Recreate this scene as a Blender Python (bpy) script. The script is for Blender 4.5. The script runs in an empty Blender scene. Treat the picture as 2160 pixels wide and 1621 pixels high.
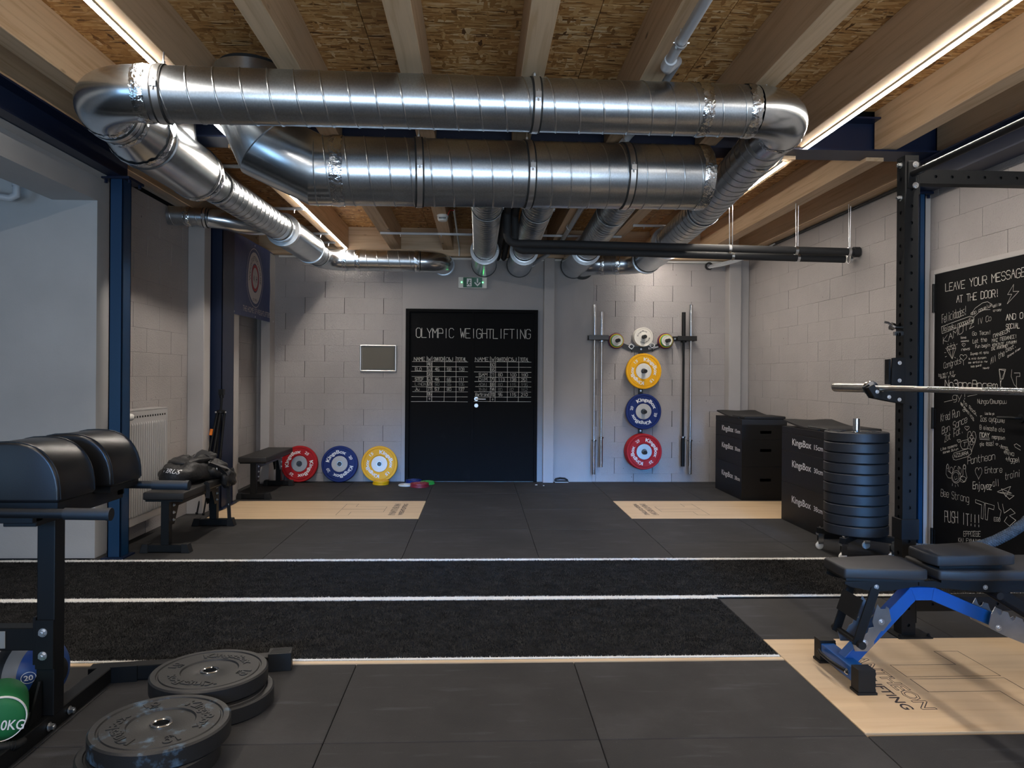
import bpy, bmesh, math, random
import numpy as np
from mathutils import Vector, Matrix, Euler
random.seed(7)
rng = np.random.default_rng(7)
PI = math.pi
S = bpy.context.scene
COL = S.collection

# ------------------------------------------------------------------ camera
RHO = 0.0075
YAW = math.radians(2.55)
cam_d = bpy.data.cameras.new('camera')
cam = bpy.data.objects.new('camera', cam_d); COL.objects.link(cam)
_d = Vector((math.sin(YAW), math.cos(YAW), 0)); _r = Vector((math.cos(YAW), -math.sin(YAW), 0)); _u = Vector((0, 0, 1))
_R = _r*math.cos(RHO)+_u*math.sin(RHO); _U = _u*math.cos(RHO)-_r*math.sin(RHO)
cam.matrix_world = Matrix(((_R.x, _U.x, -_d.x, 0), (_R.y, _U.y, -_d.y, 0), (_R.z, _U.z, -_d.z, 1.32), (0, 0, 0, 1)))
cam_d.sensor_width = 36; cam_d.lens = 36*1570/2160
cam_d.shift_y = -13.5/2160
cam_d.clip_start = 0.05
S.camera = cam

# ------------------------------------------------------------------ world, daylight, exposure
w = bpy.data.worlds.new('world'); S.world = w; w.use_nodes = True
w.node_tree.nodes['Background'].inputs[0].default_value = (0.45, 0.66, 1.0, 1)
w.node_tree.nodes['Background'].inputs[1].default_value = 1.0
S.view_settings.view_transform = 'Standard'; S.view_settings.look = 'None'
S.view_settings.exposure = 0.07; S.view_settings.gamma = 1; S.view_settings.use_curve_mapping = False
S.cycles.use_denoising = True
S.cycles.max_bounces = 7; S.cycles.diffuse_bounces = 4; S.cycles.glossy_bounces = 3; S.cycles.transmission_bounces = 2
S.cycles.caustics_reflective = False; S.cycles.caustics_refractive = False
S.cycles.sample_clamp_indirect = 4.0

def area(name, loc, rot, sx, sy, energy, col, spread=180):
    l = bpy.data.lights.new(name, 'AREA'); l.shape = 'RECTANGLE'; l.size = sx; l.size_y = sy
    l.energy = energy; l.color = col; l.spread = math.radians(spread)
    o = bpy.data.objects.new(name, l); COL.objects.link(o); o.location = loc; o.rotation_euler = rot
    return o
DAY = (0.36, 0.66, 1.0)
# daylight and an added upward fill, through the glazed gate behind the camera and through the side room's window
area('gate_upward_fill', (0.9, -3.05, 0.55), (math.radians(130), 0, 0), 4.6, .9, 115, (0.70, 0.85, 1.0), 98)  # added fill lamp low in the gate, tilted up to brighten ceiling and ducts
area('sky_through_gate', (0.9, -3.0, 1.9), (math.radians(80), 0, 0), 4.6, .5, 20, (0.12, 0.42, 1.0), 12)
area('high_sky_through_gate', (0.9, -3.0, 2.0), (math.radians(64), 0, 0), 4.6, .7, 22, (0.20, 0.50, 1.0), 60)
area('daylight_side_room', (-4.6, -2.9, 1.2), (math.radians(82), 0, 0), 2.4, 1.8, 42, DAY, 160)
STRIP_E = 134.0
SHOP_E = 9.0

# ------------------------------------------------------------------ mesh helpers
class MB:
    def __init__(s): s.v = []; s.f = []; s.c = []
    def cut(s):
        if s.v and (not s.c or s.c[-1][0] < len(s.v)): s.c.append((len(s.v), len(s.f)))
        return s   # piece boundary: the next shape becomes a part of its own
    def add(s, vs, fs):
        n = len(s.v); s.v += [tuple(p) for p in vs]; s.f += [tuple(i+n for i in f) for f in fs]; return s
    def box(s, a, b):
        x0, y0, z0 = a; x1, y1, z1 = b
        return s.add([(x0,y0,z0),(x1,y0,z0),(x1,y1,z0),(x0,y1,z0),(x0,y0,z1),(x1,y0,z1),(x1,y1,z1),(x0,y1,z1)],
                     [(0,3,2,1),(4,5,6,7),(0,1,5,4),(1,2,6,5),(2,3,7,6),(3,0,4,7)])
    def bar(s, p0, p1, w, h, up=(0,0,1)):
        p0 = Vector(p0); p1 = Vector(p1); d = (p1-p0).normalized(); u = Vector(up)
        sd = d.cross(u)
        if sd.length < 1e-4: sd = d.cross(Vector((1,0,0)))
        sd.normalize(); u = sd.cross(d).normalized()
        vs = []
        for p in (p0, p1):
            for a, b in ((-1,-1),(1,-1),(1,1),(-1,1)): vs.append(p+sd*a*w/2+u*b*h/2)
        return s.add(vs, [(3,2,1,0),(4,5,6,7),(0,1,5,4),(1,2,6,5),(2,3,7,6),(3,0,4,7)])
    def tube(s, path, r, seg=16, caps=True, r2=None, squash=1.0, up=(0,0,1)):
        pts = [Vector(p) for p in path]; n = len(pts); vs = []; fs = []
        rs = r if hasattr(r, '__len__') else [r]*n
        T = []
        for i in range(n):
            a = pts[i]-pts[i-1] if i > 0 else pts[1]-pts[0]
            b = pts[i+1]-pts[i] if i < n-1 else a
            T.append((a.normalized(), b.normalized(), (a.normalized()+b.normalized()).normalized()))
        u = Vector(up)
        if abs(T[0][2].dot(u)) > .95: u = Vector((1,0,0))
        nrm = (u-T[0][2]*u.dot(T[0][2])).normalized()
        for i in range(n):
            t = T[i][2]
            nrm = (nrm-t*nrm.dot(t)).normalized(); bn = t.cross(nrm)
            k = 1.0/max(.5, T[i][0].dot(t)) if 0 < i < n-1 else 1.0
            bend = (T[i][1]-T[i][0])
            bd = (bend-t*bend.dot(t))
            bd = bd.normalized() if bd.length > 1e-5 else None
            for j in range(seg):
                a = 2*PI*j/seg
                o = nrm*math.cos(a)*rs[i]+bn*math.sin(a)*rs[i]*squash
                if bd is not None and k > 1: o = o+bd*(o.dot(bd))*(k-1)
                vs.append(pts[i]+o)
        for i in range(n-1):
            for j in range(seg):
                k2 = (j+1) % seg
                fs.append((i*seg+j, i*seg+k2, (i+1)*seg+k2, (i+1)*seg+j))
        if caps:
            fs.append(tuple(range(seg-1,-1,-1))); fs.append(tuple((n-1)*seg+j for j in range(seg)))
        return s.add(vs, fs)
    def cyl(s, p0, p1, r, seg=16, r1=None):
        return s.tube([p0, p1], [r, r if r1 is None else r1], seg)
    def lathe(s, prof, seg=32, o=(0,0,0), ax=(0,0,1), close=False):
        ax = Vector(ax).normalized(); u = Vector((1,0,0)) if abs(ax.x) < .9 else Vector((0,1,0))
        u = (u-ax*u.dot(ax)).normalized(); v = ax.cross(u); o = Vector(o); vs = []; fs = []; n = len(prof)
        for j in range(seg):
            a = 2*PI*j/seg; d = u*math.cos(a)+v*math.sin(a)
            for r, z in prof: vs.append(o+d*r+ax*z)
        m = n if close else n-1
        for j in range(seg):
            j2 = (j+1) % seg
            for i in range(m):
                i2 = (i+1) % n
                fs.append((j*n+i, j2*n+i, j2*n+i2, j*n+i2))
        return s.add(vs, fs)
    def prism(s, poly, o, u, v, t):
        """polygon (a,b) in plane o+a*u+b*v, thickness t along u x v"""
        o = Vector(o); u = Vector(u); v = Vector(v); n = u.cross(v).normalized()*t; k = len(poly)
        vs = [o+u*a+v*b for a, b in poly]+[o+u*a+v*b+n for a, b in poly]
        fs = [tuple(range(k-1,-1,-1)), tuple(range(k, 2*k))]+[(i, (i+1) % k, (i+1) % k+k, i+k) for i in range(k)]
        return s.add(vs, fs)
    def holed(s, o, u, v, n, w, L, holes, r, t=.004):
        """face of width w (u) and length L (v) with real round holes at positions along v; normal n, wall thickness t"""
        o = Vector(o); u = Vector(u); v = Vector(v); n = Vector(n)
        cuts = [0]
        for i, h in enumerate(holes):
            lo = (holes[i-1]+h)/2 if i else max(0, h-min(w/2, .04)); hi = (holes[i+1]+h)/2 if i < len(holes)-1 else min(L, h+min(w/2, .04))
            if lo > cuts[-1]+1e-5: s.add([o+v*cuts[-1], o+u*w+v*cuts[-1], o+u*w+v*lo, o+v*lo], [(0,1,2,3)])
            rim = []; out = []; dn = []
            for k in range(16):
                a = 2*PI*k/16; c, q = math.cos(a), math.sin(a)
                rim.append(o+u*(w/2+r*c)+v*(h+r*q)); dn.append(rim[-1]-n*t)
                side = [(w, .5), (w, .75), (w, 1), (w*.75, 1), (w*.5, 1), (w*.25, 1), (0, 1), (0, .75), (0, .5), (0, .25), (0, 0), (w*.25, 0), (w*.5, 0), (w*.75, 0), (w, 0), (w, .25)][k]
                out.append(o+u*side[0]+v*(lo+(hi-lo)*side[1]))
            fs = []
            for k in range(16):
                k2 = (k+1) % 16
                fs += [(k, 16+k, 16+k2, k2), (k2, 32+k2, 32+k, k)]
            s.add(rim+out+dn, fs); cuts.append(hi)
        if cuts[-1] < L-1e-5: s.add([o+v*cuts[-1], o+u*w+v*cuts[-1], o+u*w+v*L, o+v*L], [(0,1,2,3)])
        return s

class T:
    """one thing: an Empty at its base (or a parent) whose children are the parts"""
    def __init__(s, name, label=None, cat=None, loc=(0,0,0), group=None, local=False, kind=None):
        o = bpy.data.objects.new(name, None); COL.objects.link(o); o.location = loc; o.empty_display_size = .05
        s.o = o; s.off = Vector((0,0,0)) if local else Vector(loc)
        tag(o, label, cat, group, kind)
    def part(s, name, mb, m, parent=None, smooth=0, bevel=0, bseg=1, label=None, kind=None):
        if mb.c:
            v0 = f0 = 0; o = None; ends = [c for c in mb.c if c[0] < len(mb.v)]+[(len(mb.v), len(mb.f))]
            for v1, f1 in ends:
                q = MB(); q.v = mb.v[v0:v1]; q.f = [tuple(i-v0 for i in f) for f in mb.f[f0:f1]]; v0, f0 = v1, f1
                o = s.part(name, q, m, parent, smooth, bevel, bseg, label, kind)
            return o
        o = mesh(name, mb, m, s.off, smooth, bevel, bseg); o.parent = parent if parent is not None else s.o
        tag(o, label, None, None, kind)
        return o
def tag(o, label=None, cat=None, group=None, kind=None):
    if label: o['label'] = label
    if cat: o['category'] = cat
    if group: o['group'] = group
    if kind: o['kind'] = kind
    return o
def mesh(name, mb, m, off=Vector((0,0,0)), smooth=0, bevel=0, bseg=1):
    me = bpy.data.meshes.new(name)
    me.from_pydata([(p[0]-off.x, p[1]-off.y, p[2]-off.z) for p in mb.v], [], mb.f)
    if bevel:
        bm = bmesh.new(); bm.from_mesh(me)
        bmesh.ops.recalc_face_normals(bm, faces=bm.faces)
        es = [e for e in bm.edges if len(e.link_faces) == 2 and e.calc_face_angle(0) > .5]
        bmesh.ops.bevel(bm, geom=es, offset=bevel, segments=bseg, affect='EDGES', profile=.5, clamp_overlap=True)
        bm.to_mesh(me); bm.free()
    else:
        bm = bmesh.new(); bm.from_mesh(me); bmesh.ops.recalc_face_normals(bm, faces=bm.faces); bm.to_mesh(me); bm.free()
    me.materials.append(m)
    if smooth:
        me.shade_smooth(); me.set_sharp_from_angle(angle=math.radians(smooth))
    o = bpy.data.objects.new(name, me); COL.objects.link(o)
    return o
def single(name, mb, m, label=None, cat=None, group=None, kind=None, loc=None, **k):
    off = Vector(loc) if loc is not None else Vector((0,0,0))
    o = mesh(name, mb, m, off, **k); o.location = off
    return tag(o, label, cat, group, kind)
def dup(root, mat, label=None, group=None):
    r = root.copy(); COL.objects.link(r); r.matrix_world = mat
    if label: r['label'] = label
    if group: r['group'] = group
    for ch in list(root.children):
        c = ch.copy(); COL.objects.link(c); c.parent = r
        for g in list(ch.children):
            d = g.copy(); COL.objects.link(d); d.parent = c
    return r
def place(loc, rx=0, spin=0, rz=0):
    return Matrix.Translation(Vector(loc)) @ Matrix.Rotation(rz, 4, 'Z') @ Matrix.Rotation(rx, 4, 'X') @ Matrix.Rotation(spin, 4, 'Z')
def bx(a, b): return MB().box(a, b)

# arcs for pipe bends
def bend(p0, pc, p1, n=8):
    """points of a smooth bend from p0 to p1 round the corner pc"""
    p0, pc, p1 = Vector(p0), Vector(pc), Vector(p1); out = []
    a = (p0-pc); b = (p1-pc); c = pc+a+b  # centre for a right angle
    for i in range(n+1):
        t = i/n*PI/2
        out.append(c-b*math.cos(t)-a*math.sin(t))
    return out

# ------------------------------------------------------------------ materials
def nt(name):
    m = bpy.data.materials.new(name); m.use_nodes = True; t = m.node_tree; p = t.nodes['Principled BSDF']
    return m, t, p
def N(t, typ, **k):
    n = t.nodes.new(typ)
    for a, b in k.items():
        if a == 'ins':
            for q, val in b.items(): n.inputs[q].default_value = val
        else: setattr(n, a, b)
    return n
def coords(t, scale=(1,1,1), rnd=True, rot=(0,0,0)):
    tc = N(t, 'ShaderNodeTexCoord'); mp = N(t, 'ShaderNodeMapping'); mp.inputs['Scale'].default_value = scale; mp.inputs['Rotation'].default_value = rot
    t.links.new(tc.outputs['Object'], mp.inputs['Vector'])
    if rnd:
        oi = N(t, 'ShaderNodeObjectInfo'); ml = N(t, 'ShaderNodeMath', operation='MULTIPLY'); ml.inputs[1].default_value = 37.0
        t.links.new(oi.outputs['Random'], ml.inputs[0]); t.links.new(ml.outputs[0], mp.inputs['Location'])
    return mp
def ramp(t, src, stops):
    r = N(t, 'ShaderNodeValToRGB'); e = r.color_ramp.elements
    while len(e) < len(stops): e.new(.5)
    for i, (p, c) in enumerate(stops): e[i].position = p; e[i].color = (*c, 1) if len(c) == 3 else c
    t.links.new(src, r.inputs[0]); return r
def mix(t, fac, a, b, mode='MIX'):
    m = N(t, 'ShaderNodeMix', data_type='RGBA', blend_type=mode)
    for s_, v in ((0, fac), (6, a), (7, b)):
        if hasattr(v, 'is_linked') or hasattr(v, 'links'): t.links.new(v, m.inputs[s_])
        elif s_ == 0: m.inputs[0].default_value = v
        else: m.inputs[s_].default_value = (*v, 1)
    return m.outputs[2]
def bump(t, p, src, strength, dist=.01):
    b = N(t, 'ShaderNodeBump'); b.inputs['Strength'].default_value = strength; b.inputs['Distance'].default_value = dist
    t.links.new(src, b.inputs['Height']); t.links.new(b.outputs[0], p.inputs['Normal'])
def simple(name, col, rough=.5, metal=0, var=.0, vs=6, bmp=0, bs=200, bd=.002, spec=None, emit=0):
    m, t, p = nt(name)
    p.inputs['Base Color'].default_value = (*col, 1); p.inputs['Roughness'].default_value = rough; p.inputs['Metallic'].default_value = metal
    if spec is not None: p.inputs['Specular IOR Level'].default_value = spec
    mp = coords(t)
    if var:
        n = N(t, 'ShaderNodeTexNoise'); n.inputs['Scale'].default_value = vs; n.inputs['Detail'].default_value = 5; t.links.new(mp.outputs[0], n.inputs['Vector'])
        r = ramp(t, n.outputs['Fac'], [(.3, tuple(c*(1-var) for c in col)), (.7, tuple(min(1, c*(1+var)) for c in col))])
        t.links.new(r.outputs[0], p.inputs['Base Color'])
    if bmp:
        n2 = N(t, 'ShaderNodeTexNoise'); n2.inputs['Scale'].default_value = bs; n2.inputs['Detail'].default_value = 3; t.links.new(mp.outputs[0], n2.inputs['Vector'])
        bump(t, p, n2.outputs['Fac'], bmp, bd)
    if emit:
        p.inputs['Emission Color'].default_value = (*col, 1); p.inputs['Emission Strength'].default_value = emit
    return m
def wood(name, base, dark, axis=1, knots=True, rough=.6, gs=1.0):
    m, t, p = nt(name)
    sc = [34*gs, 34*gs, 34*gs]; sc[axis] = 1.4
    mp = coords(t, tuple(sc))
    n = N(t, 'ShaderNodeTexNoise'); n.inputs['Scale'].default_value = 1; n.inputs['Detail'].default_value = 4; n.inputs['Distortion'].default_value = .6
    t.links.new(mp.outputs[0], n.inputs['Vector'])
    c = ramp(t, n.outputs['Fac'], [(.32, dark), (.5, base), (.75, tuple(min(1, x*1.12) for x in base))]).outputs[0]
    mp3 = coords(t, (1.2, .5, 1.2)); n3 = N(t, 'ShaderNodeTexNoise'); n3.inputs['Scale'].default_value = 1.5; t.links.new(mp3.outputs[0], n3.inputs['Vector'])
    c = mix(t, .35, c, mix(t, n3.outputs['Fac'], dark, base), 'MIX')
    if knots:
        sk = [5, 5, 5]; sk[axis] = 1.6
        mk = coords(t, tuple(sk)); vo = N(t, 'ShaderNodeTexVoronoi'); vo.inputs['Scale'].default_value = 1; vo.inputs['Randomness'].default_value = 1; t.links.new(mk.outputs[0], vo.inputs['Vector'])
        kr = ramp(t, vo.outputs['Distance'], [(.035, (1,1,1)), (.075, (0,0,0))])
        c = mix(t, kr.outputs[0], c, tuple(x*.42 for x in dark))
    t.links.new(c, p.inputs['Base Color']); p.inputs['Roughness'].default_value = rough
    bump(t, p, n.outputs['Fac'], .15, .002)
    return m
def osb(name):
    m, t, p = nt(name); c = None
    for k, (sc, rot) in enumerate((((9, 52, 20), .15), ((11, 66, 20), -.40), ((12, 60, 20), .6), ((45, 16, 20), .3))):
        mp = coords(t, sc, True, (0, 0, rot))
        nz = N(t, 'ShaderNodeTexNoise'); nz.inputs['Scale'].default_value = 1.2; t.links.new(mp.outputs[0], nz.inputs['Vector'])
        va = N(t, 'ShaderNodeVectorMath', operation='ADD'); t.links.new(mp.outputs[0], va.inputs[0]); t.links.new(nz.outputs['Color'], va.inputs[1])
        vo = N(t, 'ShaderNodeTexVoronoi'); vo.inputs['Scale'].default_value = 1; t.links.new(va.outputs[0], vo.inputs['Vector'])
        sp = N(t, 'ShaderNodeSeparateColor'); t.links.new(vo.outputs['Color'], sp.inputs[0])
        r = ramp(t, sp.outputs[0], [(0, (.11, .045, .012)), (.12, (.32, .145, .038)), (.5, (.50, .25, .078)), (.85, (.62, .36, .14)), (1, (.74, .52, .28))])
        if c is None: c = r.outputs[0]; h = sp.outputs[0]
        else:
            gt = N(t, 'ShaderNodeMath', operation='GREATER_THAN'); gt.inputs[1].default_value = (.5, .6, .82)[k-1]; t.links.new(sp.outputs[1], gt.inputs[0])
            c = mix(t, gt.outputs[0], c, r.outputs[0])
    t.links.new(c, p.inputs['Base Color']); p.inputs['Roughness'].default_value = .65
    bump(t, p, h, .25, .003)
    return m
def galv(name, rough=.30, tone=.64, crinkle=0, spangle=1.0):
    m, t, p = nt(name); p.inputs['Metallic'].default_value = 1; p.inputs['Roughness'].default_value = rough
    mp = coords(t)
    n = N(t, 'ShaderNodeTexNoise'); n.inputs['Scale'].default_value = 5; n.inputs['Detail'].default_value = 4; t.links.new(mp.outputs[0], n.inputs['Vector'])
    v = N(t, 'ShaderNodeTexNoise'); v.inputs['Scale'].default_value = 110; v.inputs['Detail'].default_value = 2; t.links.new(mp.outputs[0], v.inputs['Vector'])
    a = ramp(t, v.outputs['Fac'], [(.3, tuple(tone*(1-.12*spangle)*k for k in (.92, 1.0, 1.07))), (.7, tuple(tone*1.05*k for k in (.92, 1.0, 1.07)))])
    b = ramp(t, n.outputs['Fac'], [(.3, (.80,.81,.83)), (.7, (1,1,1))])
    t.links.new(mix(t, 1.0, a.outputs[0], b.outputs[0], 'MULTIPLY'), p.inputs['Base Color'])
    if crinkle:
        n2 = N(t, 'ShaderNodeTexNoise'); n2.inputs['Scale'].default_value = 45; n2.inputs['Detail'].default_value = 3; t.links.new(mp.outputs[0], n2.inputs['Vector'])
        bump(t, p, n2.outputs['Fac'], .6, .01)
    return m
def masonry(name, col, rough=.85, pits=True, bs=1.0):
    m, t, p = nt(name); mp = coords(t, rnd=False)
    n = N(t, 'ShaderNodeTexNoise'); n.inputs['Scale'].default_value = 2.2; n.inputs['Detail'].default_value = 4; t.links.new(mp.outputs[0], n.inputs['Vector'])
    c = ramp(t, n.outputs['Fac'], [(.3, tuple(x*.93 for x in col)), (.7, tuple(x*1.05 for x in col))]).outputs[0]
    f = N(t, 'ShaderNodeTexNoise'); f.inputs['Scale'].default_value = 75; f.inputs['Detail'].default_value = 5; f.inputs['Roughness'].default_value = .65; t.links.new(mp.outputs[0], f.inputs['Vector'])
    if pits:
        v = N(t, 'ShaderNodeTexNoise'); v.inputs['Scale'].default_value = 38; v.inputs['Detail'].default_value = 2; t.links.new(mp.outputs[0], v.inputs['Vector'])
        pr = ramp(t, v.outputs['Fac'], [(.215, (1,1,1)), (.25, (0,0,0))])
        c = mix(t, pr.outputs[0], c, (.03, .028, .026))
    t.links.new(c, p.inputs['Base Color']); p.inputs['Roughness'].default_value = rough
    bump(t, p, f.outputs['Fac'], .7*bs, .012)
    return m
def rubber(name):
    m, t, p = nt(name); mp = coords(t, rnd=True)
    n = N(t, 'ShaderNodeTexNoise'); n.inputs['Scale'].default_value = 2.4; n.inputs['Detail'].default_value = 8; n.inputs['Roughness'].default_value = .62; t.links.new(mp.outputs[0], n.inputs['Vector'])
    c = ramp(t, n.outputs['Fac'], [(.3, (.024, .0235, .024)), (.55, (.033, .032, .0325)), (.78, (.050, .049, .050))]).outputs[0]
    st = coords(t, (2.2, 14, 1), True, (0, 0, .3)); s = N(t, 'ShaderNodeTexNoise'); s.inputs['Scale'].default_value = 1.5; s.inputs['Detail'].default_value = 6; t.links.new(st.outputs[0], s.inputs['Vector'])
    sr = ramp(t, s.outputs['Fac'], [(.60, (0,0,0)), (.85, (.4,.4,.4))])
    c = mix(t, sr.outputs[0], c, (.13, .135, .15))
    v = N(t, 'ShaderNodeTexVoronoi'); v.inputs['Scale'].default_value = 55; t.links.new(mp.outputs[0], v.inputs['Vector'])
    vr = ramp(t, v.outputs['Distance'], [(.035, (1,1,1)), (.06, (0,0,0))])
    sep = N(t, 'ShaderNodeSeparateColor'); t.links.new(v.outputs['Color'], sep.inputs[0])
    gt = N(t, 'ShaderNodeMath', operation='GREATER_THAN'); gt.inputs[1].default_value = .8; t.links.new(sep.outputs[0], gt.inputs[0])
    mu = N(t, 'ShaderNodeMath', operation='MULTIPLY'); t.links.new(gt.outputs[0], mu.inputs[0]); t.links.new(vr.outputs[0], mu.inputs[1])
    c = mix(t, mu.outputs[0], c, (.2, .19, .17))
    t.links.new(c, p.inputs['Base Color']); p.inputs['Roughness'].default_value = .74; p.inputs['Specular IOR Level'].default_value = .3
    f = N(t, 'ShaderNodeTexNoise'); f.inputs['Scale'].default_value = 320; t.links.new(mp.outputs[0], f.inputs['Vector'])
    bump(t, p, f.outputs['Fac'], .35, .002)
    return m
def chalky(name, base, rough=.6, lo=.62, hi=.75, chalk=(.35,.4,.45), sc=9, spec=.5):
    m, t, p = nt(name); mp = coords(t)
    n = N(t, 'ShaderNodeTexNoise'); n.inputs['Scale'].default_value = sc; n.inputs['Detail'].default_value = 7; n.inputs['Roughness'].default_value = .6; t.links.new(mp.outputs[0], n.inputs['Vector'])
    r = ramp(t, n.outputs['Fac'], [(lo, (0,0,0)), (hi, (1,1,1))])
    p.inputs['Specular IOR Level'].default_value = spec; t.links.new(mix(t, r.outputs[0], base, chalk), p.inputs['Base Color']); p.inputs['Roughness'].default_value = rough
    f = N(t, 'ShaderNodeTexNoise'); f.inputs['Scale'].default_value = 300; t.links.new(mp.outputs[0], f.inputs['Vector']); bump(t, p, f.outputs['Fac'], .25, .002)
    return m

M = dict(
    joist=wood('pine_joist', (.66, .475, .30), (.50, .32, .17)),
    joist_x=wood('pine_plate', (.66, .48, .31), (.50, .32, .18), axis=0),
    osb=osb('oriented_strand_board'),
    ply=wood('birch_plywood', (.70, .52, .33), (.62, .43, .25), axis=0, knots=False, rough=.45, gs=.5),
    block=masonry('painted_block', (.40, .375, .365)),
    plaster=masonry('painted_concrete', (.40, .378, .368), pits=False, bs=.25),
    pillar=masonry('painted_pillar', (.43, .41, .40), pits=False, bs=.2),
    sidewall=masonry('smooth_side_wall', (.46, .46, .46), pits=False, bs=.15),
    joint=simple('joint_shadow_gap', (.05, .047, .045), .95),
    rubber=rubber('rubber_mat'),
    floor=simple('screed', (.03, .03, .03), .9, var=.2),
    turf=simple('turf_black', (.024, .0235, .0235), 1.0, var=.45, vs=12, spec=.08),
    turf_w=simple('turf_white', (.88, .86, .82), .9),
    navy=simple('navy_steel', (.003, .010, .036), .42, bmp=.08, bs=60), navy_lit=simple('navy_steel_lit', (.002, .033, .095), .42, bmp=.08, bs=60),  # same navy steel twice; the column copy is brighter, blue daylight painted in
    galv=galv('galvanised_steel'),
    galv2=galv('galvanised_smooth', rough=.24, tone=.68, spangle=.3),
    foil=galv('foil_tape', rough=.16, tone=.8, crinkle=1, spangle=.2),
    sheen=galv('insulated_sleeve', rough=.22, tone=.7, spangle=.1),
    blackrub=simple('black_gasket', (.012, .012, .012), .6),
    chrome=simple('chrome', (.75, .76, .77), .16, 1, bmp=.04, bs=300),
    steelbar=simple('satin_bar_steel', (.50, .48, .45), .28, 1, var=.08, vs=40, bmp=.15, bs=900),
    zinc=simple('zinc_bolt', (.72, .74, .76), .3, 1),
    blk=simple('black_powder_coat', (.006, .0065, .007), .45, spec=.25, bmp=.18, bs=700, bd=.001),
    blk_g=simple('black_gloss_steel', (.012, .012, .012), .28),
    vinyl=simple('black_vinyl', (.006, .006, .0065), .33, spec=.34, bmp=.12, bs=420, bd=.002),
    vinyl_t=simple('seat_vinyl', (.026, .025, .025), .5, spec=.3, bmp=.1, bs=500, bd=.001),
    plastic=simple('black_plastic', (.011, .0115, .012), .55, spec=.3),
    bumper=chalky('black_bumper_rubber', (.013, .013, .0135), .5, .70, .9, (.05,.06,.07)),
    bumper_c=chalky('chalk_and_reflection_bumper', (.013, .013, .0135), .5, .56, .74, (.10, .18, .27), 13),  # chalk marks, with bluish light reflected on the rim painted into their colour
    red=simple('red_bumper', (.44, .008, .012), .5, spec=.3), blue=simple('blue_bumper', (.005, .020, .14), .5, spec=.3), yellow=simple('yellow_bumper', (.86, .43, .004), .5, spec=.3),
    white=simple('white_rubber', (.72, .69, .62), .5), green=simple('green_rubber', (.03, .33, .05), .45), purple=simple('purple_rubber', (.05, .02, .10), .45), maroon=simple('maroon_rubber', (.22, .015, .025), .45),
    hub=simple('painted_hub', (.52, .50, .47), .4, var=.05), hub_m=simple('steel_hub', (.55, .53, .50), .35, .9, var=.08, vs=3), hub_w=simple('white_hub', (.78, .76, .70), .35),
    print_w=simple('white_print', (.80, .80, .80), .5), print_g=simple('grey_print', (.70, .71, .76), .5), print_k=simple('black_print', (.02, .02, .02), .5),
    engrave=simple('burnt_engraving', (.035, .025, .03), .7),
    chalk=simple('chalk_line', (.62, .60, .55), .95), chalk_f=simple('faint_chalk_line', (.20, .20, .19), .95),
    board=chalky('blackboard_paint', (.004, .004, .0045), .75, .62, 1.0, (.018, .018, .02), 3, spec=.12),
    plyo=chalky('black_box_wood', (.007, .007, .0075), .5, .62, 1.0, (.03, .03, .034), 5, spec=.25),
    foam=simple('black_foam_cover', (.009, .009, .009), .6, bmp=.1),
    rad=simple('radiator_enamel', (.45, .435, .425), .35), whitep=simple('white_plastic', (.75, .74, .70), .4), pvc=simple('grey_pvc', (.50, .52, .55), .4),
    insul=simple('pipe_insulation', (.018, .018, .019), .75, bmp=.2, bs=120),
    cloth=simple('black_nylon', (.013, .013, .014), .55, bmp=.5, bs=35, bd=.01), cloth_g=simple('grey_webbing', (.10, .10, .10), .7),
    banner=simple('navy_vinyl_banner', (.018, .038, .14), .4, bmp=.3, bs=5, bd=.02), ban_w=simple('banner_white', (.62, .56, .53), .5), ban_r=simple('banner_red', (.50, .03, .02), .5), ban_k=simple('banner_ink', (.02, .02, .03), .5),
    signg=simple('sign_green', (.01, .10, .045), .35), led=simple('green_led', (.05, 1.0, .15), .5, emit=14),
    boardgrey=simple('grey_felt', (.13, .12, .10), .9), silver=simple('silver_frame', (.70, .68, .64), .3, .8),
    bench_blue=simple('bright_blue_steel', (.006, .085, .32), .38, bmp=.1, bs=500, bd=.001),
    plate_s=simple('galvanised_plate', (.42, .44, .46), .28, .9, var=.12, vs=14),
    ball_b=simple('blue_vinyl', (.012, .05, .20), .4, bmp=.08), ball_g=simple('grey_vinyl', (.20, .185, .17), .45), ball_k=simple('black_ball', (.012, .012, .012), .4),
    bag_g=simple('green_canvas', (.008, .15, .045), .6, bmp=.2, bs=300), rope=simple('grey_rope', (.06, .07, .08), .9, spec=.1, var=.35, vs=40), orange=simple('orange_tab', (.8, .2, .02), .4),
    dark=simple('unlit_void', (.01, .01, .01), .9), redt=simple('red_tape', (.5, .03, .02), .5), bluet=simple('blue_tape', (.02, .06, .3), .5),
    glass=simple('window_frame', (.1, .1, .1), .4),
)
def emitter(name, col, e):
    m = bpy.data.materials.new(name); m.use_nodes = True; p = m.node_tree.nodes['Principled BSDF']
    p.inputs['Base Color'].default_value = (.8, .8, .8, 1); p.inputs['Emission Color'].default_value = (*col, 1); p.inputs['Emission Strength'].default_value = e
    return m
M['led_strip'] = emitter('led_strip_light', (1.0, .91, .81), STRIP_E)

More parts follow.
